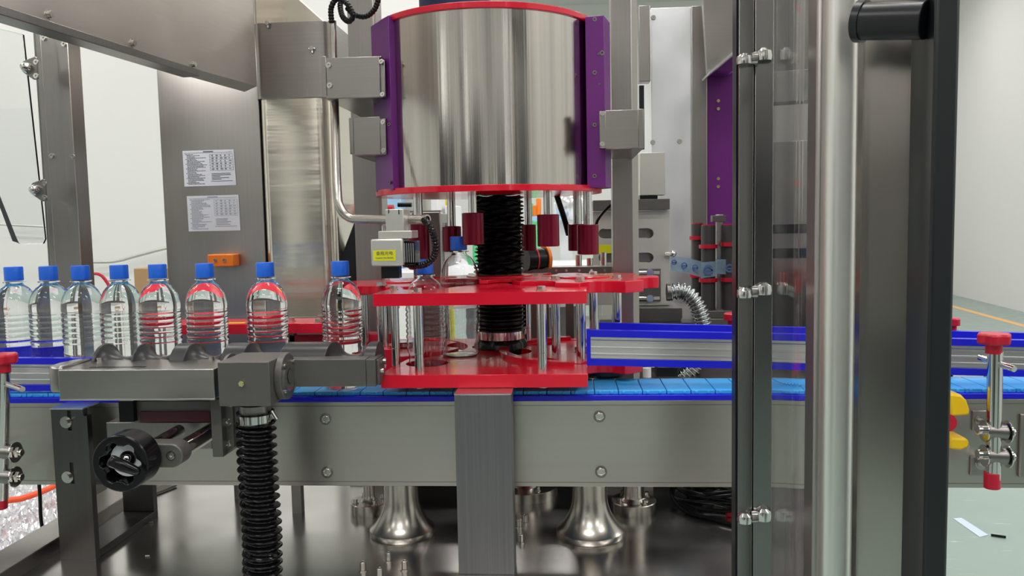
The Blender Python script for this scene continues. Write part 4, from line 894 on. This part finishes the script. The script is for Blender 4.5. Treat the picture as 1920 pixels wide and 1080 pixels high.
# floor things at the left: wrap film, orange hose, cable
rng = random.Random(3); vs = []; fs = []; nx, ny = 150, 110
for j in range(ny):
    for i in range(nx):
        f, g_ = i/(nx-1), j/(ny-1); base = PZ(-200+f*420, 885+g_*200, .25)
        vs.append(base+Vector((rng.uniform(-.004, .004), rng.uniform(-.006, .006), rng.uniform(-.009, .009)+.02*math.sin(31*f+17*g_)*math.sin(23*g_)+.04*math.sin(9*f+4*g_))))
for j in range(ny-1):
    for i in range(nx-1): fs.append((j*nx+i, j*nx+i+1, (j+1)*nx+i+1, (j+1)*nx+i))
b = MB().add(vs, fs)
k = len(b.v); 
for v in list(b.v[:nx]): b.v.append(Vector((v.x, v.y, 0)))
for i in range(nx-1): b.f.append((i, i+1, k+i+1, k+i))
fo = obj('wrapped_bundle', b, 'film', sharp=1); fo['kind'] = 'stuff'; tag(fo, 'crinkled silvery plastic wrap on the floor at the bottom left', 'plastic wrap')
tag(obj('orange_hose', MB().tube(spline([PZ(-60, 1000, .34), PZ(-5, 945, .36), PZ(40, 935, .36), PZ(90, 917, .36), PZ(130, 895, .36)], .03), .011, 12), mat('orange_rubber', (.9, .10, .03), .4)), 'orange hose lying on the silvery wrap at the left', 'hose')
tag(obj('black_cable', MB().tube(spline([P(72, 890, 1.5), P(75, 930, 1.5), P(77, 975, 1.5), P(84, 1010, 1.5)], .01), .0035, 8), 'black'), 'black cable hanging behind the deck edge at the left', 'cable')

# ================================================================== RIGHT: DOOR POSTS, ACRYLIC, TUBE, HANDLE
Yd = .88
t = thing('door_frame', (X(1413, Yd), Yd, 0), 'dark steel folding door frame with hinges in front of the conveyor', 'door frame')
zz0, zz1 = .02, CH+.42
def vbox(px0, px1, Y, dp, py=540): return MB().box((X(px0, Y, py), Y, zz0), (X(px1, Y, py), Y+dp, zz1))
obj('fixed_stile', vbox(1384, 1412.5, Yd, .03), 'postd', t, .001)
obj('hinged_stile', MB().prism([(X(1413.5, Yd), Yd), (X(1447, Yd), Yd-.004), (X(1447, Yd)+.0, Yd+.022), (X(1413.5, Yd), Yd+.026)], zz0, zz1), 'postd', t, .001)
gk = obj('gasket', vbox(1379.5, 1383.5, Yd+.004, .02), 'black', t)
for py in (110, 547, 968):
    c = P(1413, py, Yd-.004)
    h = obj('hinge', MB().cyl(c+Vector((-.003, -.001, 0)), c+Vector((.003, -.001, 0)), .007, n=18), 'chrome', t)
    obj('hinge_knuckle', MB().lathe((c.x-.010, c.y-.002, c.z-.002), [(.0078, -.004), (.0085, 0), (.0078, .004), (.004, .007)], 18), 'chrome', h)
    obj('hinge_knuckle', MB().lathe((c.x+.010, c.y-.002, c.z+.002), [(.0078, -.005), (.0085, 0), (.0078, .005), (.004, .008)], 18), 'chrome', h)
# acrylic corner
t = thing('acrylic_panel', (X(1487, .84), .84, .02), 'clear acrylic pane between the hinged frame and the bright tube', 'window')
b = MB(); N = 14; vs = []
pts = []
for i in range(N+1):
    f = i/N; px = 1446+f*84; Y = .885-.10*f-.02*math.sin(f*PI)
    pts.append(Vector((X(px, Y), Y, 0)))
out = []
for i, p in enumerate(pts):
    d_ = (pts[min(i+1, N)]-pts[max(i-1, 0)]).normalized(); out.append(p+Vector((-d_.y, d_.x, 0))*.004)
b.prism([(p.x, p.y) for p in pts]+[(p.x, p.y) for p in out[::-1]], zz0, zz1)
obj('pane', b, 'acry', t, sharp=60)
# door leaf seen edge on
Ye = .72
t = thing('machine_door', (X(1600, .7), .7, .02), 'open steel door leaf seen nearly edge on with a bright rounded edge', 'door')
obj('rear_edge', MB().box((X(1528, Ye+.02), Ye+.02, zz0), (X(1552, Ye+.02), Ye+.05, zz1)), 'steelv', t, .003)
xa, xb = X(1550, Ye), X(1612, Ye); r = (xb-xa)/2
obj('rounded_edge', MB().prism([((xa+xb)/2+r*math.copysign(abs(math.cos(a))**.55, math.cos(a)), Ye+.016-.014*math.sin(a)**.8) for a in [PI*i/36 for i in range(37)]]+[(xa, Ye+.05), (xb, Ye+.05)], zz0, zz1), mat('satin_aluminium', (.78, .77, .73), .38, 1, noise=((220, 220, 2), .05, .02)), t, sharp=50)
obj('side_face', MB().prism([(X(1612.5, Ye+.03), Ye+.03), (X(1722, Ye+.01), Ye+.01), (X(1722, Ye+.01), Ye+.03), (X(1612.5, Ye+.03), Ye+.05)], zz0, zz1), mat('smooth_door_steel', (.42, .39, .355), .20, 1, noise=((3, 3, 120), .05, .05)), t)
h = thing('door_handle', (X(1765, .64), .64, CH-.5), 'tall black square bar handle with round standoff at the upper right', 'handle')
obj('handle_bar', MB().prism([(X(1727, .66, 540), .66), (X(1742, .63, 540), .63), (X(1790, .63, 540), .63), (X(1790, .63)+.001, .67), (X(1727, .66, 540), .69)], CH-.5, CH+.36), 'blackm', h, .003)
obj('standoff', MB().cyl(P(1612, 40, .69), P(1738, 37, .655), .0150, n=36), 'blackm', h, .001)
obj('standoff_collar', MB().cyl(P(1608, 40, .692), P(1622, 40, .688), .0168, n=36), 'blackm', h)
obj('standoff', MB().cyl(P(1612, 1300, .69), P(1738, 1297, .655), .0150, n=36), 'blackm', h)

# ================================================================== REAR RIGHT MACHINE
# white slotted bracket
Yu = 1.95
t = thing('slotted_bracket', (X(1185, Yu), Yu, z2), 'pale cast plate with two long slots behind the right column', 'bracket')
o = obj('plate', MB().pbox(1112, 395, 1256, 571, Yu, .03), 'aluc', t, .001)
def slot(x0, x1, y, r): return MB().pbox(x0, y-r, x1, y+r, Yu-.02, .08).ycyl(x0, y, Yu-.02, r, .08, 20).ycyl(x1, y, Yu-.02, r, .08, 20)
cs = []
for y in (438, 484):
    cs += [MB().pbox(1132, y-9, 1218, y+9, Yu-.02, .08), MB().ycyl(1218, y, Yu-.02, 8.99, .08, 24), MB().ycyl(1132, y, Yu-.02, 8.99, .08, 24)]
cut(o, cs)
obj('slot_backing', MB().pbox(1120, 425, 1235, 500, Yu+.032, .01), 'steeld', t)
obj('top_beam', MB().pbox(1112, 374, 1256, 394, Yu-.02, .08), 'anod', t, .001)
obj('upper_block', MB().pbox(1200, 286, 1247, 366, Yu+.02, .06), 'aluc', t, .001)
obj('pad', MB().pbox(1200, 367, 1233, 374, Yu+.01, .05), 'black', t)
obj('adjust_plate', MB().pbox(1195, 504, 1239, 565, Yu-.006, .006), 'anod', t, .001)
for py in (511, 559):
    c = P(1218, py, Yu-.01); obj('adjust_bolt', MB().cyl(c+Vector((-.03, 0, 0)), c+Vector((.0, 0, 0)), .005, n=12).cyl(c+Vector((0, 0.01, 0)), c+Vector((0, -.01, 0)), .009, n=14), 'chrome', t)
    obj('adjust_slot', MB().pbox(1226, py-3, 1237, py+3, Yu-.0065, .001), 'aluc', t)
obj('base_block', MB().prism([(X(1196, Yu, 585), Z(600, Yu, 1230)), (X(1268, Yu, 585), Z(600, Yu, 1230)), (X(1274, Yu, 585), Z(592, Yu, 1230)), (X(1274, Yu, 585), Z(574, Yu, 1230)), (X(1196, Yu, 585), Z(573, Yu, 1230))], Yu-.05, Yu+.1, 'y'), 'anod', t, .001)
obj('pedestal', MB().box((X(1150, Yu), Yu, z2), (X(1235, Yu), Yu+.1, Z(600, Yu, 1230))), 'steeld', t)
c = P(1262, 476, Yu-.01); obj('ball_screw', MB().ball(c, .008).cyl(c, c+Vector((-.02, 0, 0)), .005, n=10), 'chrome', t)
tag(obj('wiring_label', MB().pbox(1118, 459, 1146, 475, Yu-.14, .004), 'yellow'), 'small yellow label right of the maroon chucks', 'label')
s = thing('valve_block', (X(1122, 1.8), 1.8, Z(520, 1.8, 1120)), 'grey valve block with upright pins behind the right chuck', 'valve block')
obj('bar', MB().box((X(1000, 1.75), 1.75, Z(517, 1.75, 1080)), (X(1160, 1.75), 1.80, Z(500, 1.75, 1080))), 'steeld', s, .001)
for px in (1043, 1062, 1086, 1109, 1134): obj('screw', MB().ycyl(px, 507, 1.748, 2.5, .004, 10), 'chrome', s)
for px, y in ((1085, 478), (1106, 484), (1132, 473)): obj('pin', MB().vcyl(px, y, 501, 1.78, 6, 14), 'chrome', s)
obj('strut', MB().box((X(1060, 1.78), 1.78, z2 if False else CH-.49), (X(1075, 1.78), 1.79, Z(517, 1.75, 1080))), 'steeld', s)
# spring hose
Yz = 1.82
hp = spline([P(1256, 548, Yz), P(1280, 546, Yz), P(1301, 563, Yz), P(1314, 590, Yz), P(1320, 620, Yz), P(1316, 660, Yz), P(1300, 690, Yz), P(1275, 712, Yz)], .0011)
t = thing('metal_hose', tuple(P(1275, 712, Yz)), 'silver corrugated metal hose curving down behind the blue rails', 'hose')
obj('corrugated_skin', MB().tube(hp, lambda i: 14*Yz/F+.0028*math.sin(i*2*PI/8.0), 24), mat('galvanised_hose', (.45, .48, .48), .25, 1), t, sharp=80)
obj('hose_collar', MB().cyl(P(1250, 548, Yz), P(1257, 548, Yz), 16*Yz/F, n=24), 'steeld', t)
# sheet cabinet and columns
Yw2 = 2.55
t = thing('steel_cabinet', (X(1265, Yw2), Yw2, 0), 'tall pale scratched steel cabinet side behind the slotted bracket', 'cabinet')
obj('side_panel', MB().box((X(1221, Yw2, 200), Yw2, z2), (X(1296, Yw2, 200), Yw2+.5, Z(14, Yw2, 1250))), mat('scratched_sheet', (.86, .88, .90), .40, .85, noise=((10, 10, 5), .10, .11), bump=((8, 8, 5), .5)), t, .002)
obj('corner_post', MB().box((X(1297, Yw2-.02, 200), Yw2-.02, z2), (X(1324, Yw2, 200), Yw2+.06, Z(14, Yw2, 1300))), 'steelv', t, .002)
obj('left_panel', MB().box((X(1199, Yw2-.05, 200), Yw2-.05, Z(158, Yw2, 1210)), (X(1220, Yw2-.05, 200), Yw2, Z(18, Yw2, 1210))), 'steelv', t, .002)
obj('window_strip', MB().pbox(1199, 160, 1208, 280, Yw2-.03, .02), 'blackm', t)
for px, py in ((1225, 33), (1224, 267), (1274, 265)): screw(t, px, py, Yw2, 3.5)
t = thing('canopy', (X(1350, 2.4), 2.4, Z(140, 2.4, 1330)), 'grey steel canopy with slanted lower edge above the purple column', 'machine hood')
obj('sheet', MB().prism([(p.x, p.z) for p in (P(1327, 139, 2.4), P(1385, 88, 2.4), P(1470, 20, 2.4), P(1470, -60, 2.4), P(1315, -60, 2.4), P(1319, 10, 2.4))], 2.4, 2.43, 'y'), 'steel', t, .001)
obj('lip', MB().prism([(p.x, p.z) for p in (P(1327, 142, 2.4), P(1470, 24, 2.4), P(1470, 18, 2.4), P(1327, 137, 2.4))], 2.38, 2.5, 'y'), 'alu', t)
for px in (1331, 1384): screw(t, px, 133 if px < 1350 else 80, 2.4, 3)
t = thing('purple_column', (X(1350, 2.6), 2.6, 0), 'purple painted upright with yellow lit holes behind the label rollers', 'column')
obj('front_face', MB().box((X(1326, 2.6, 300), 2.6, 0), (X(1371, 2.6, 300), 2.68, Z(138, 2.6, 1340))), 'purple', t, .001)
obj('side_face', MB().prism([(X(1371, 2.6, 300), 2.6), (X(1376, 2.6, 300), 2.6), (X(1376, 2.6, 300)+.03, 2.7), (X(1371, 2.6, 300), 2.7)], 0, Z(100, 2.6, 1350)), 'purple', t)
obj('top_brace', MB().prism([(p.x, p.z) for p in (P(1326, 140, 2.6), P(1385, 90, 2.6), P(1385, 128, 2.6), P(1360, 145, 2.6))], 2.5, 2.6, 'y'), 'purple', t)
for py in (189, 204, 335, 350): obj('screw', MB().ycyl(1347, py, 2.597, 3, .003, 12), 'brass', t)  # brass-coloured discs on the front face
tag(obj('pale_post', MB().box((X(1377, 3.2, 400), 3.2, 0), (X(1400, 3.2, 400), 3.25, 1.95)), 'white'), 'pale post with pink scribbles right of the purple column', 'post')
# label rollers
Yx = 2.1
t = thing('label_unwinder', (X(1335, Yx), Yx, z2), 'dark label roller unit with red collars left of the door frame', 'roller unit')
for px, y0, rp, cols in ((1308, 420, 11, (446, 516)), (1328, 423, 13, (462, 525)), (1369, 422, 13, (458, 524))):
    dY = 0 if px != 1308 else .06
    r_ = obj('roller', MB().vcyl(px, y0, 588, Yx+dY, rp, 24), 'dgrey', t)
    cy_ = MB().vcyl(px, y0-2, y0, Yx+dY, rp-1, 24); obj('roller_top', cy_, 'redd', r_)
    for c_ in cols: obj('collar', MB().vcyl(px, c_-3.5, c_+3.5, Yx+dY, rp+4, 28), 'redd', r_)
obj('centre_bar', MB().pbox(1344, 402, 1356, 590, Yx+.02, .02), 'steel', t, .001)
obj('cross_clamp', MB().pbox(1336, 404, 1362, 416, Yx+.01, .03), 'anod', t, .001)
obj('base_bar', MB().pbox(1324, 563+20, 1400, 596, Yx-.03, .1), 'anod', t, .001)
obj('table', MB().pbox(1265, 598, 1420, 614, Yx-.05, .4), 'steeld', t, .001)
obj('table_leg', MB().box((X(1290, Yx), Yx+.1, z2), (X(1300, Yx), Yx+.12, Z(614, Yx, 1300))).box((X(1392, Yx), Yx+.1, z2), (X(1400, Yx), Yx+.12, Z(614, Yx, 1300))), 'steeld', t)
t2 = thing('label_web', tuple(P(1320, 520, Yx)), 'strip of clear printed label film threaded around the rollers', 'label film')
def ribbon(pts, y0s, y1s, nm, m):
    vs = []; fs = []
    for (px, Y), a, b_ in zip(pts, y0s, y1s): vs += [P(px, a, Y), P(px, b_, Y), P(px, a, Y)+Vector((0, .001, 0)), P(px, b_, Y)+Vector((0, .001, 0))]
    for i in range(len(pts)-1):
        k = 4*i; fs += [(k, k+1, k+5, k+4), (k+2, k+6, k+7, k+3), (k, k+4, k+6, k+2), (k+1, k+3, k+7, k+5)]
    return obj(nm, MB().add(vs, fs), m, t2)
ribbon([(1257, 1.99), (1290, 2.02), (1315, 2.06)], [479, 484, 490], [507, 513, 520], 'film_strip', 'clearf')
ribbon([(1314, 2.082), (1328, 2.078), (1342, 2.082)], [492, 491, 490], [522, 520, 518], 'film_strip', 'clearf')
ribbon([(1342, 2.09), (1356, 2.09), (1384, 2.076)], [486, 486, 490], [513, 514, 517], 'film_strip', 'clearf')
pr = MB()
for cx, cy, r1_, Y_ in ((1283, 498, 6, 2.008), (1303, 502, 6, 2.034), (1264, 492, 5, 1.985), (1328, 506, 9, 2.074), (1368, 503, 8, 2.074)):
    pr.ycyl(cx, cy, Y_-.001, r1_, .001, 16, hole=r1_*.6); pr.pbox(cx-r1_*.7, cy-1, cx+r1_*.9, cy+2, Y_-.001, .0005)
obj('printed_pattern', pr, mat('dark_blue_print', (.09, .15, .36), .4), t2, stuff=True)
small_clamp(1376, 594, 1.38, .017, 'rail clamp with red knob above the far blue rail, left of the door frame')

# lower items seen between rail and belt on the rear table
tag(obj('black_motor', MB().pbox(1232, 688, 1272, 712, 1.8, .1), 'blackm', bev=.002), 'small black motor block between the rail and the belt', 'motor')
tag(obj('white_fitting', MB().vcyl(1213, 690, 712, 1.8, 8, 18), 'white'), 'white round fitting left of the small black motor', 'fitting')

# ================================================================== WORKSHOP BACKGROUND SEEN UNDER THE DRUM
def bg(nm, x0, y0, x1, y1, Y, dp, m, label, cat, bev=.004, down=False):
    b = MB().pbox(x0, y0, x1, y1, Y, dp)
    o = obj(nm, b, m, bev=bev); tag(o, label, cat); return o
wb = thing('work_table', (X(900, 3.2), 3.4, 0), 'long pale work table far behind the red plates', 'table')
zt_ = Z(508, 3.1, 900)
obj('table_top', MB().box((X(640, 3.1), 3.1, zt_-.04), (X(1150, 3.1), 3.9, zt_)), 'white', wb, .004)
for px in (650, 1130):
    for y in (3.15, 3.8): obj('leg', MB().box((X(px, 3.1), y, 0), (X(px, 3.1)+.04, y+.04, zt_-.04)), 'aluc', wb)
def ontab(nm, x0, x1, ytop, Y, dp, m, label, cat): return tag(obj(nm, MB().box((X(x0, Y), Y, zt_), (X(x1, Y), Y+dp, Z(ytop, Y, (x0+x1)/2))), m, bev=.006), label, cat)
ontab('metal_case', 800, 829, 400, 3.2, .3, 'steeld', 'grey metal case behind the hose and sensor', 'case')
ontab('control_box', 726, 757, 365, 3.4, .2, 'lblue', 'pale blue grey control box left of the left chuck', 'box')
ontab('steel_crate', 757, 792, 352, 3.5, .3, 'aluc', 'beige grey crate behind the left spindle', 'crate')
ontab('carton', 812, 826, 345, 3.5, .2, 'white', 'white carton right of the left spindle', 'carton')
tag(obj('yellow_post', MB().box((X(821, 4.2, 400), 4.2, 0), (X(829, 4.2, 400), 4.26, 2.4)).box((X(833, 4.2, 400), 4.2, 0), (X(839, 4.2, 400), 4.26, 2.4)).box((X(821, 4.2, 400), 4.2, 2.3), (X(839, 4.2, 400), 4.26, 2.36)), mat('yellow_paint', (.75, .66, .03), .4)), 'pair of yellow uprights seen under the drum', 'post')
ontab('paper_roll', 838, 858, 385, 3.6, .2, 'white', 'white paper roll right of the yellow uprights', 'roll')
tag(obj('green_bottle', MB().lathe((X(900, 3.2), 3.25, zt_), [(.03, 0), (.032, .01), (.032, .10), (.026, .14), (.012, .17), (.012, .20)], 20), 'green'), 'green plastic bottle behind the black bellows', 'bottle')
tag(obj('green_bottle', MB().lathe((X(1003, 3.4), 3.45, zt_), [(.03, 0), (.032, .01), (.032, .11), (.026, .15), (.012, .17), (.012, .19)], 20), 'green'), 'green plastic bottle right of the black bellows', 'bottle')
tag(obj('shelf_board', MB().pbox(990, 405, 1060, 413, 3.8, .3).box((X(990, 3.9), 3.95, 0), (X(990, 3.9)+.03, 3.98, Z(405, 3.8, 1000))), 'lblue'), 'pale blue shelf board behind the right spindle', 'shelf')
zs_ = Z(405, 3.8, 1020)
for i, (px, w, h, mm, lb) in enumerate(((996, 6, .06, 'green', 'small green tub on the shelf'), (1004, 6, .05, 'orange', 'small orange tub on the shelf'), (1012, 5, .08, 'orange', 'taller orange tub on the shelf'), (1046, 6, .06, 'white', 'white tub on the shelf'), (1054, 5, .05, 'lblue', 'pale blue tub on the shelf'))):
    tag(obj('storage_tub', MB().lathe((X(px, 3.85), 3.9, zs_), [(w*.0022, 0), (w*.0026, h), (w*.002, h*1.08)], 14), mm), lb, 'tub')
sp = thing('black_spool', tuple(P(1000, 498, 2.0)), 'black spool with orange rim lying right of the bellows', 'spool')
c = P(985, 488, 1.75)
obj('spool_core', MB().cyl(c, c+Vector((.04, .02, 0)), .026, n=36), 'black', sp); obj('orange_rim', MB().cyl(c+Vector((.04, .02, 0)), c+Vector((.046, .023, 0)), .031, n=36), 'orange', sp)
obj('red_band', MB().cyl(c+Vector((.018, .009, 0)), c+Vector((.021, .0105, 0)), .0275, n=36), 'redd', sp)
obj('spool_stand', MB().box((c.x-.01, 1.74, ZD), (c.x+.05, 1.78, c.z-.02)), 'steeld', sp)
tag(obj('white_cover', MB().lathe((X(985, 2.2), 2.25, Z(560, 2.2, 985)), [(.30, 0), (.30, .07), (.27, .085), (.10, .09)], 48), 'white'), 'rounded white machine cover behind the bellows', 'cover')
tag(obj('white_pedestal', MB().box((X(985, 2.2)-.15, 2.1, 0), (X(985, 2.2)+.15, 2.4, Z(560, 2.2, 985))), 'white'), 'white pedestal under the rounded cover', 'pedestal')
tag(obj('red_button', MB().cyl(P(712, 395, 2.0), P(738, 393, 2.0), .013, n=24).ball(P(712, 395, 2.0), .015), 'redd'), 'red mushroom button beside the left column', 'button')
tag(obj('red_button', MB().cyl(P(648, 386, 2.0), P(664, 386, 2.0), .011, n=20), 'redd'), 'red button in the gap left of the left column', 'button')
tag(obj('black_grip', MB().cyl(P(746, 384, 2.0), P(772, 384, 2.0), .006, n=12), 'black'), 'black cylindrical grip left of the left spindle', 'grip')
tag(obj('steel_rail', MB().box((X(640, 2.0), 2.0, Z(399, 2.0, 740)), (X(830, 2.0), 2.06, Z(396, 2.0, 740))).box((X(690, 2.0), 2.03, 0), (X(696, 2.0), 2.05, Z(398, 2.0, 740))), 'steel'), 'thin steel rail behind the sensor clamp', 'rail')
tag(obj('back_plate', MB().box((X(776, 1.66), 1.66, ZD), (X(828, 1.66), 1.68, Z(398, 1.66, 800))), 'steeld', bev=.002), 'steel plate behind the curved hose right of the sensor', 'plate')
tag(obj('back_rod', MB().vcyl(836, 432, 800, 1.66, 4, 14).vcyl(836, 790, 860, 1.66, 5, 14).vcyl(836, 418, 434, 1.66, 6, 14), 'chrome'), 'slim chrome rod left of the lower maroon chuck', 'rod')
tag(obj('black_cable', MB().tube(spline([P(1040, 355, 1.55), P(1050, 385, 1.55), P(1058, 410, 1.55), P(1066, 440, 1.56)], .01), .0055, 10), 'black'), 'thick black cable hanging below the drum on the right', 'cable')
tag(obj('black_cable', MB().tube(spline([P(1146, 384, 1.6), P(1132, 397, 1.6), P(1120, 414, 1.6), P(1113, 440, 1.6)], .01), .003, 8), 'black'), 'thin black cable curving left from the right column', 'cable')
tag(obj('plastic_bag', MB().ball(P(1075, 385, 3.9)+Vector((0, 0, 0)), .09, 20), 'film'), 'clear crumpled bag behind the right spindles', 'bag')
tag(obj('pale_post', MB().box((X(1045, 3.0, 430), 3.95, 0), (X(1075, 3.0, 430), 4.05, 1.75)), 'white'), 'pale upright panel behind the right spindle', 'post')

t = thing('rear_housing', (X(1560, 1.9), 1.9, z2), 'plain grey steel housing seen through the clear pane right of the hinges', 'machine housing')
obj('side_sheet', MB().box((X(1474, 1.9, 300), 1.9, z2), (X(1630, 1.9, 300), 2.3, CH+.75)), 'steelv', t, .002)
obj('flange_strip', MB().box((X(1452, 1.9, 300), 1.93, z2), (X(1474, 1.9, 300)-.001, 1.96, Z(266, 1.93, 1460))), 'steelv', t, .001)
obj('upper_strip', MB().box((X(1458, 1.9, 100), 1.93, Z(195, 1.93, 1460)), (X(1474, 1.9, 300)-.001, 1.96, Z(-60, 1.93, 1460))), 'steeld', t, .001)
for y0_, y1_ in ((421, 438), (466, 484)): obj('slot', MB().pbox(1444, y0_, 1470, y1_, 1.925, .004), 'blackm', t)
obj('junction_box', MB().pbox(1452, 134, 1468, 192, 1.90, .03), 'steeld', t, .001)
t = thing('red_bracket', tuple(P(1500, 545, 1.8)), 'red plastic bracket seen through the clear pane above the blue rail', 'bracket')
obj('arm', MB().pbox(1470, 512, 1560, 538, 1.8, .05), 'redd', t, .003)
obj('support', MB().box((X(1478, 1.81), 1.81, z2), (X(1540, 1.81), 1.84, Z(538, 1.8, 1510))), 'steeld', t)
t = thing('drive_housing', (X(1215, 1.86), 1.86, z2), 'dark machine housing under the slotted bracket, mostly behind the blue rails', 'machine housing')
obj('body', MB().box((X(1125, 1.86), 1.86, z2), (X(1312, 1.86), 1.94, Z(606, 1.86, 1220))), 'blackm', t, .002)  # dark body added so the deck mirrors something dark
obj('face_plate', MB().pbox(1196, 688, 1300, 712, 1.852, .006), 'steeld', t, .001)

db = thing('drive_box', (X(1050, 1.52), 1.6, ZD), 'dark painted drive box standing on the deck behind the beam', 'machine housing')
obj('box', MB().box((X(720, 1.52), 1.52, ZD), (X(1372, 1.52), 1.70, ZD+.165)), 'blackm', db, .003)  # hidden box added to darken what the deck mirrors
obj('lid', MB().box((X(715, 1.52), 1.515, ZD+.165), (X(1376, 1.52), 1.705, ZD+.170)), 'darkst', db)

t = thing('rear_guard_strip', (X(440, 1.425), 1.425, ZD), 'olive grey steel strip behind and below the long red bar', 'machine panel')
obj('strip', MB().box((X(318, 1.425), 1.425, Z(672, 1.425, 440)), (X(545, 1.425), 1.43, Z(606, 1.425, 440))), 'steel', t)
obj('support', MB().box((X(420, 1.43), 1.431, ZD), (X(428, 1.43), 1.45, Z(608, 1.425, 440))), 'steeld', t)
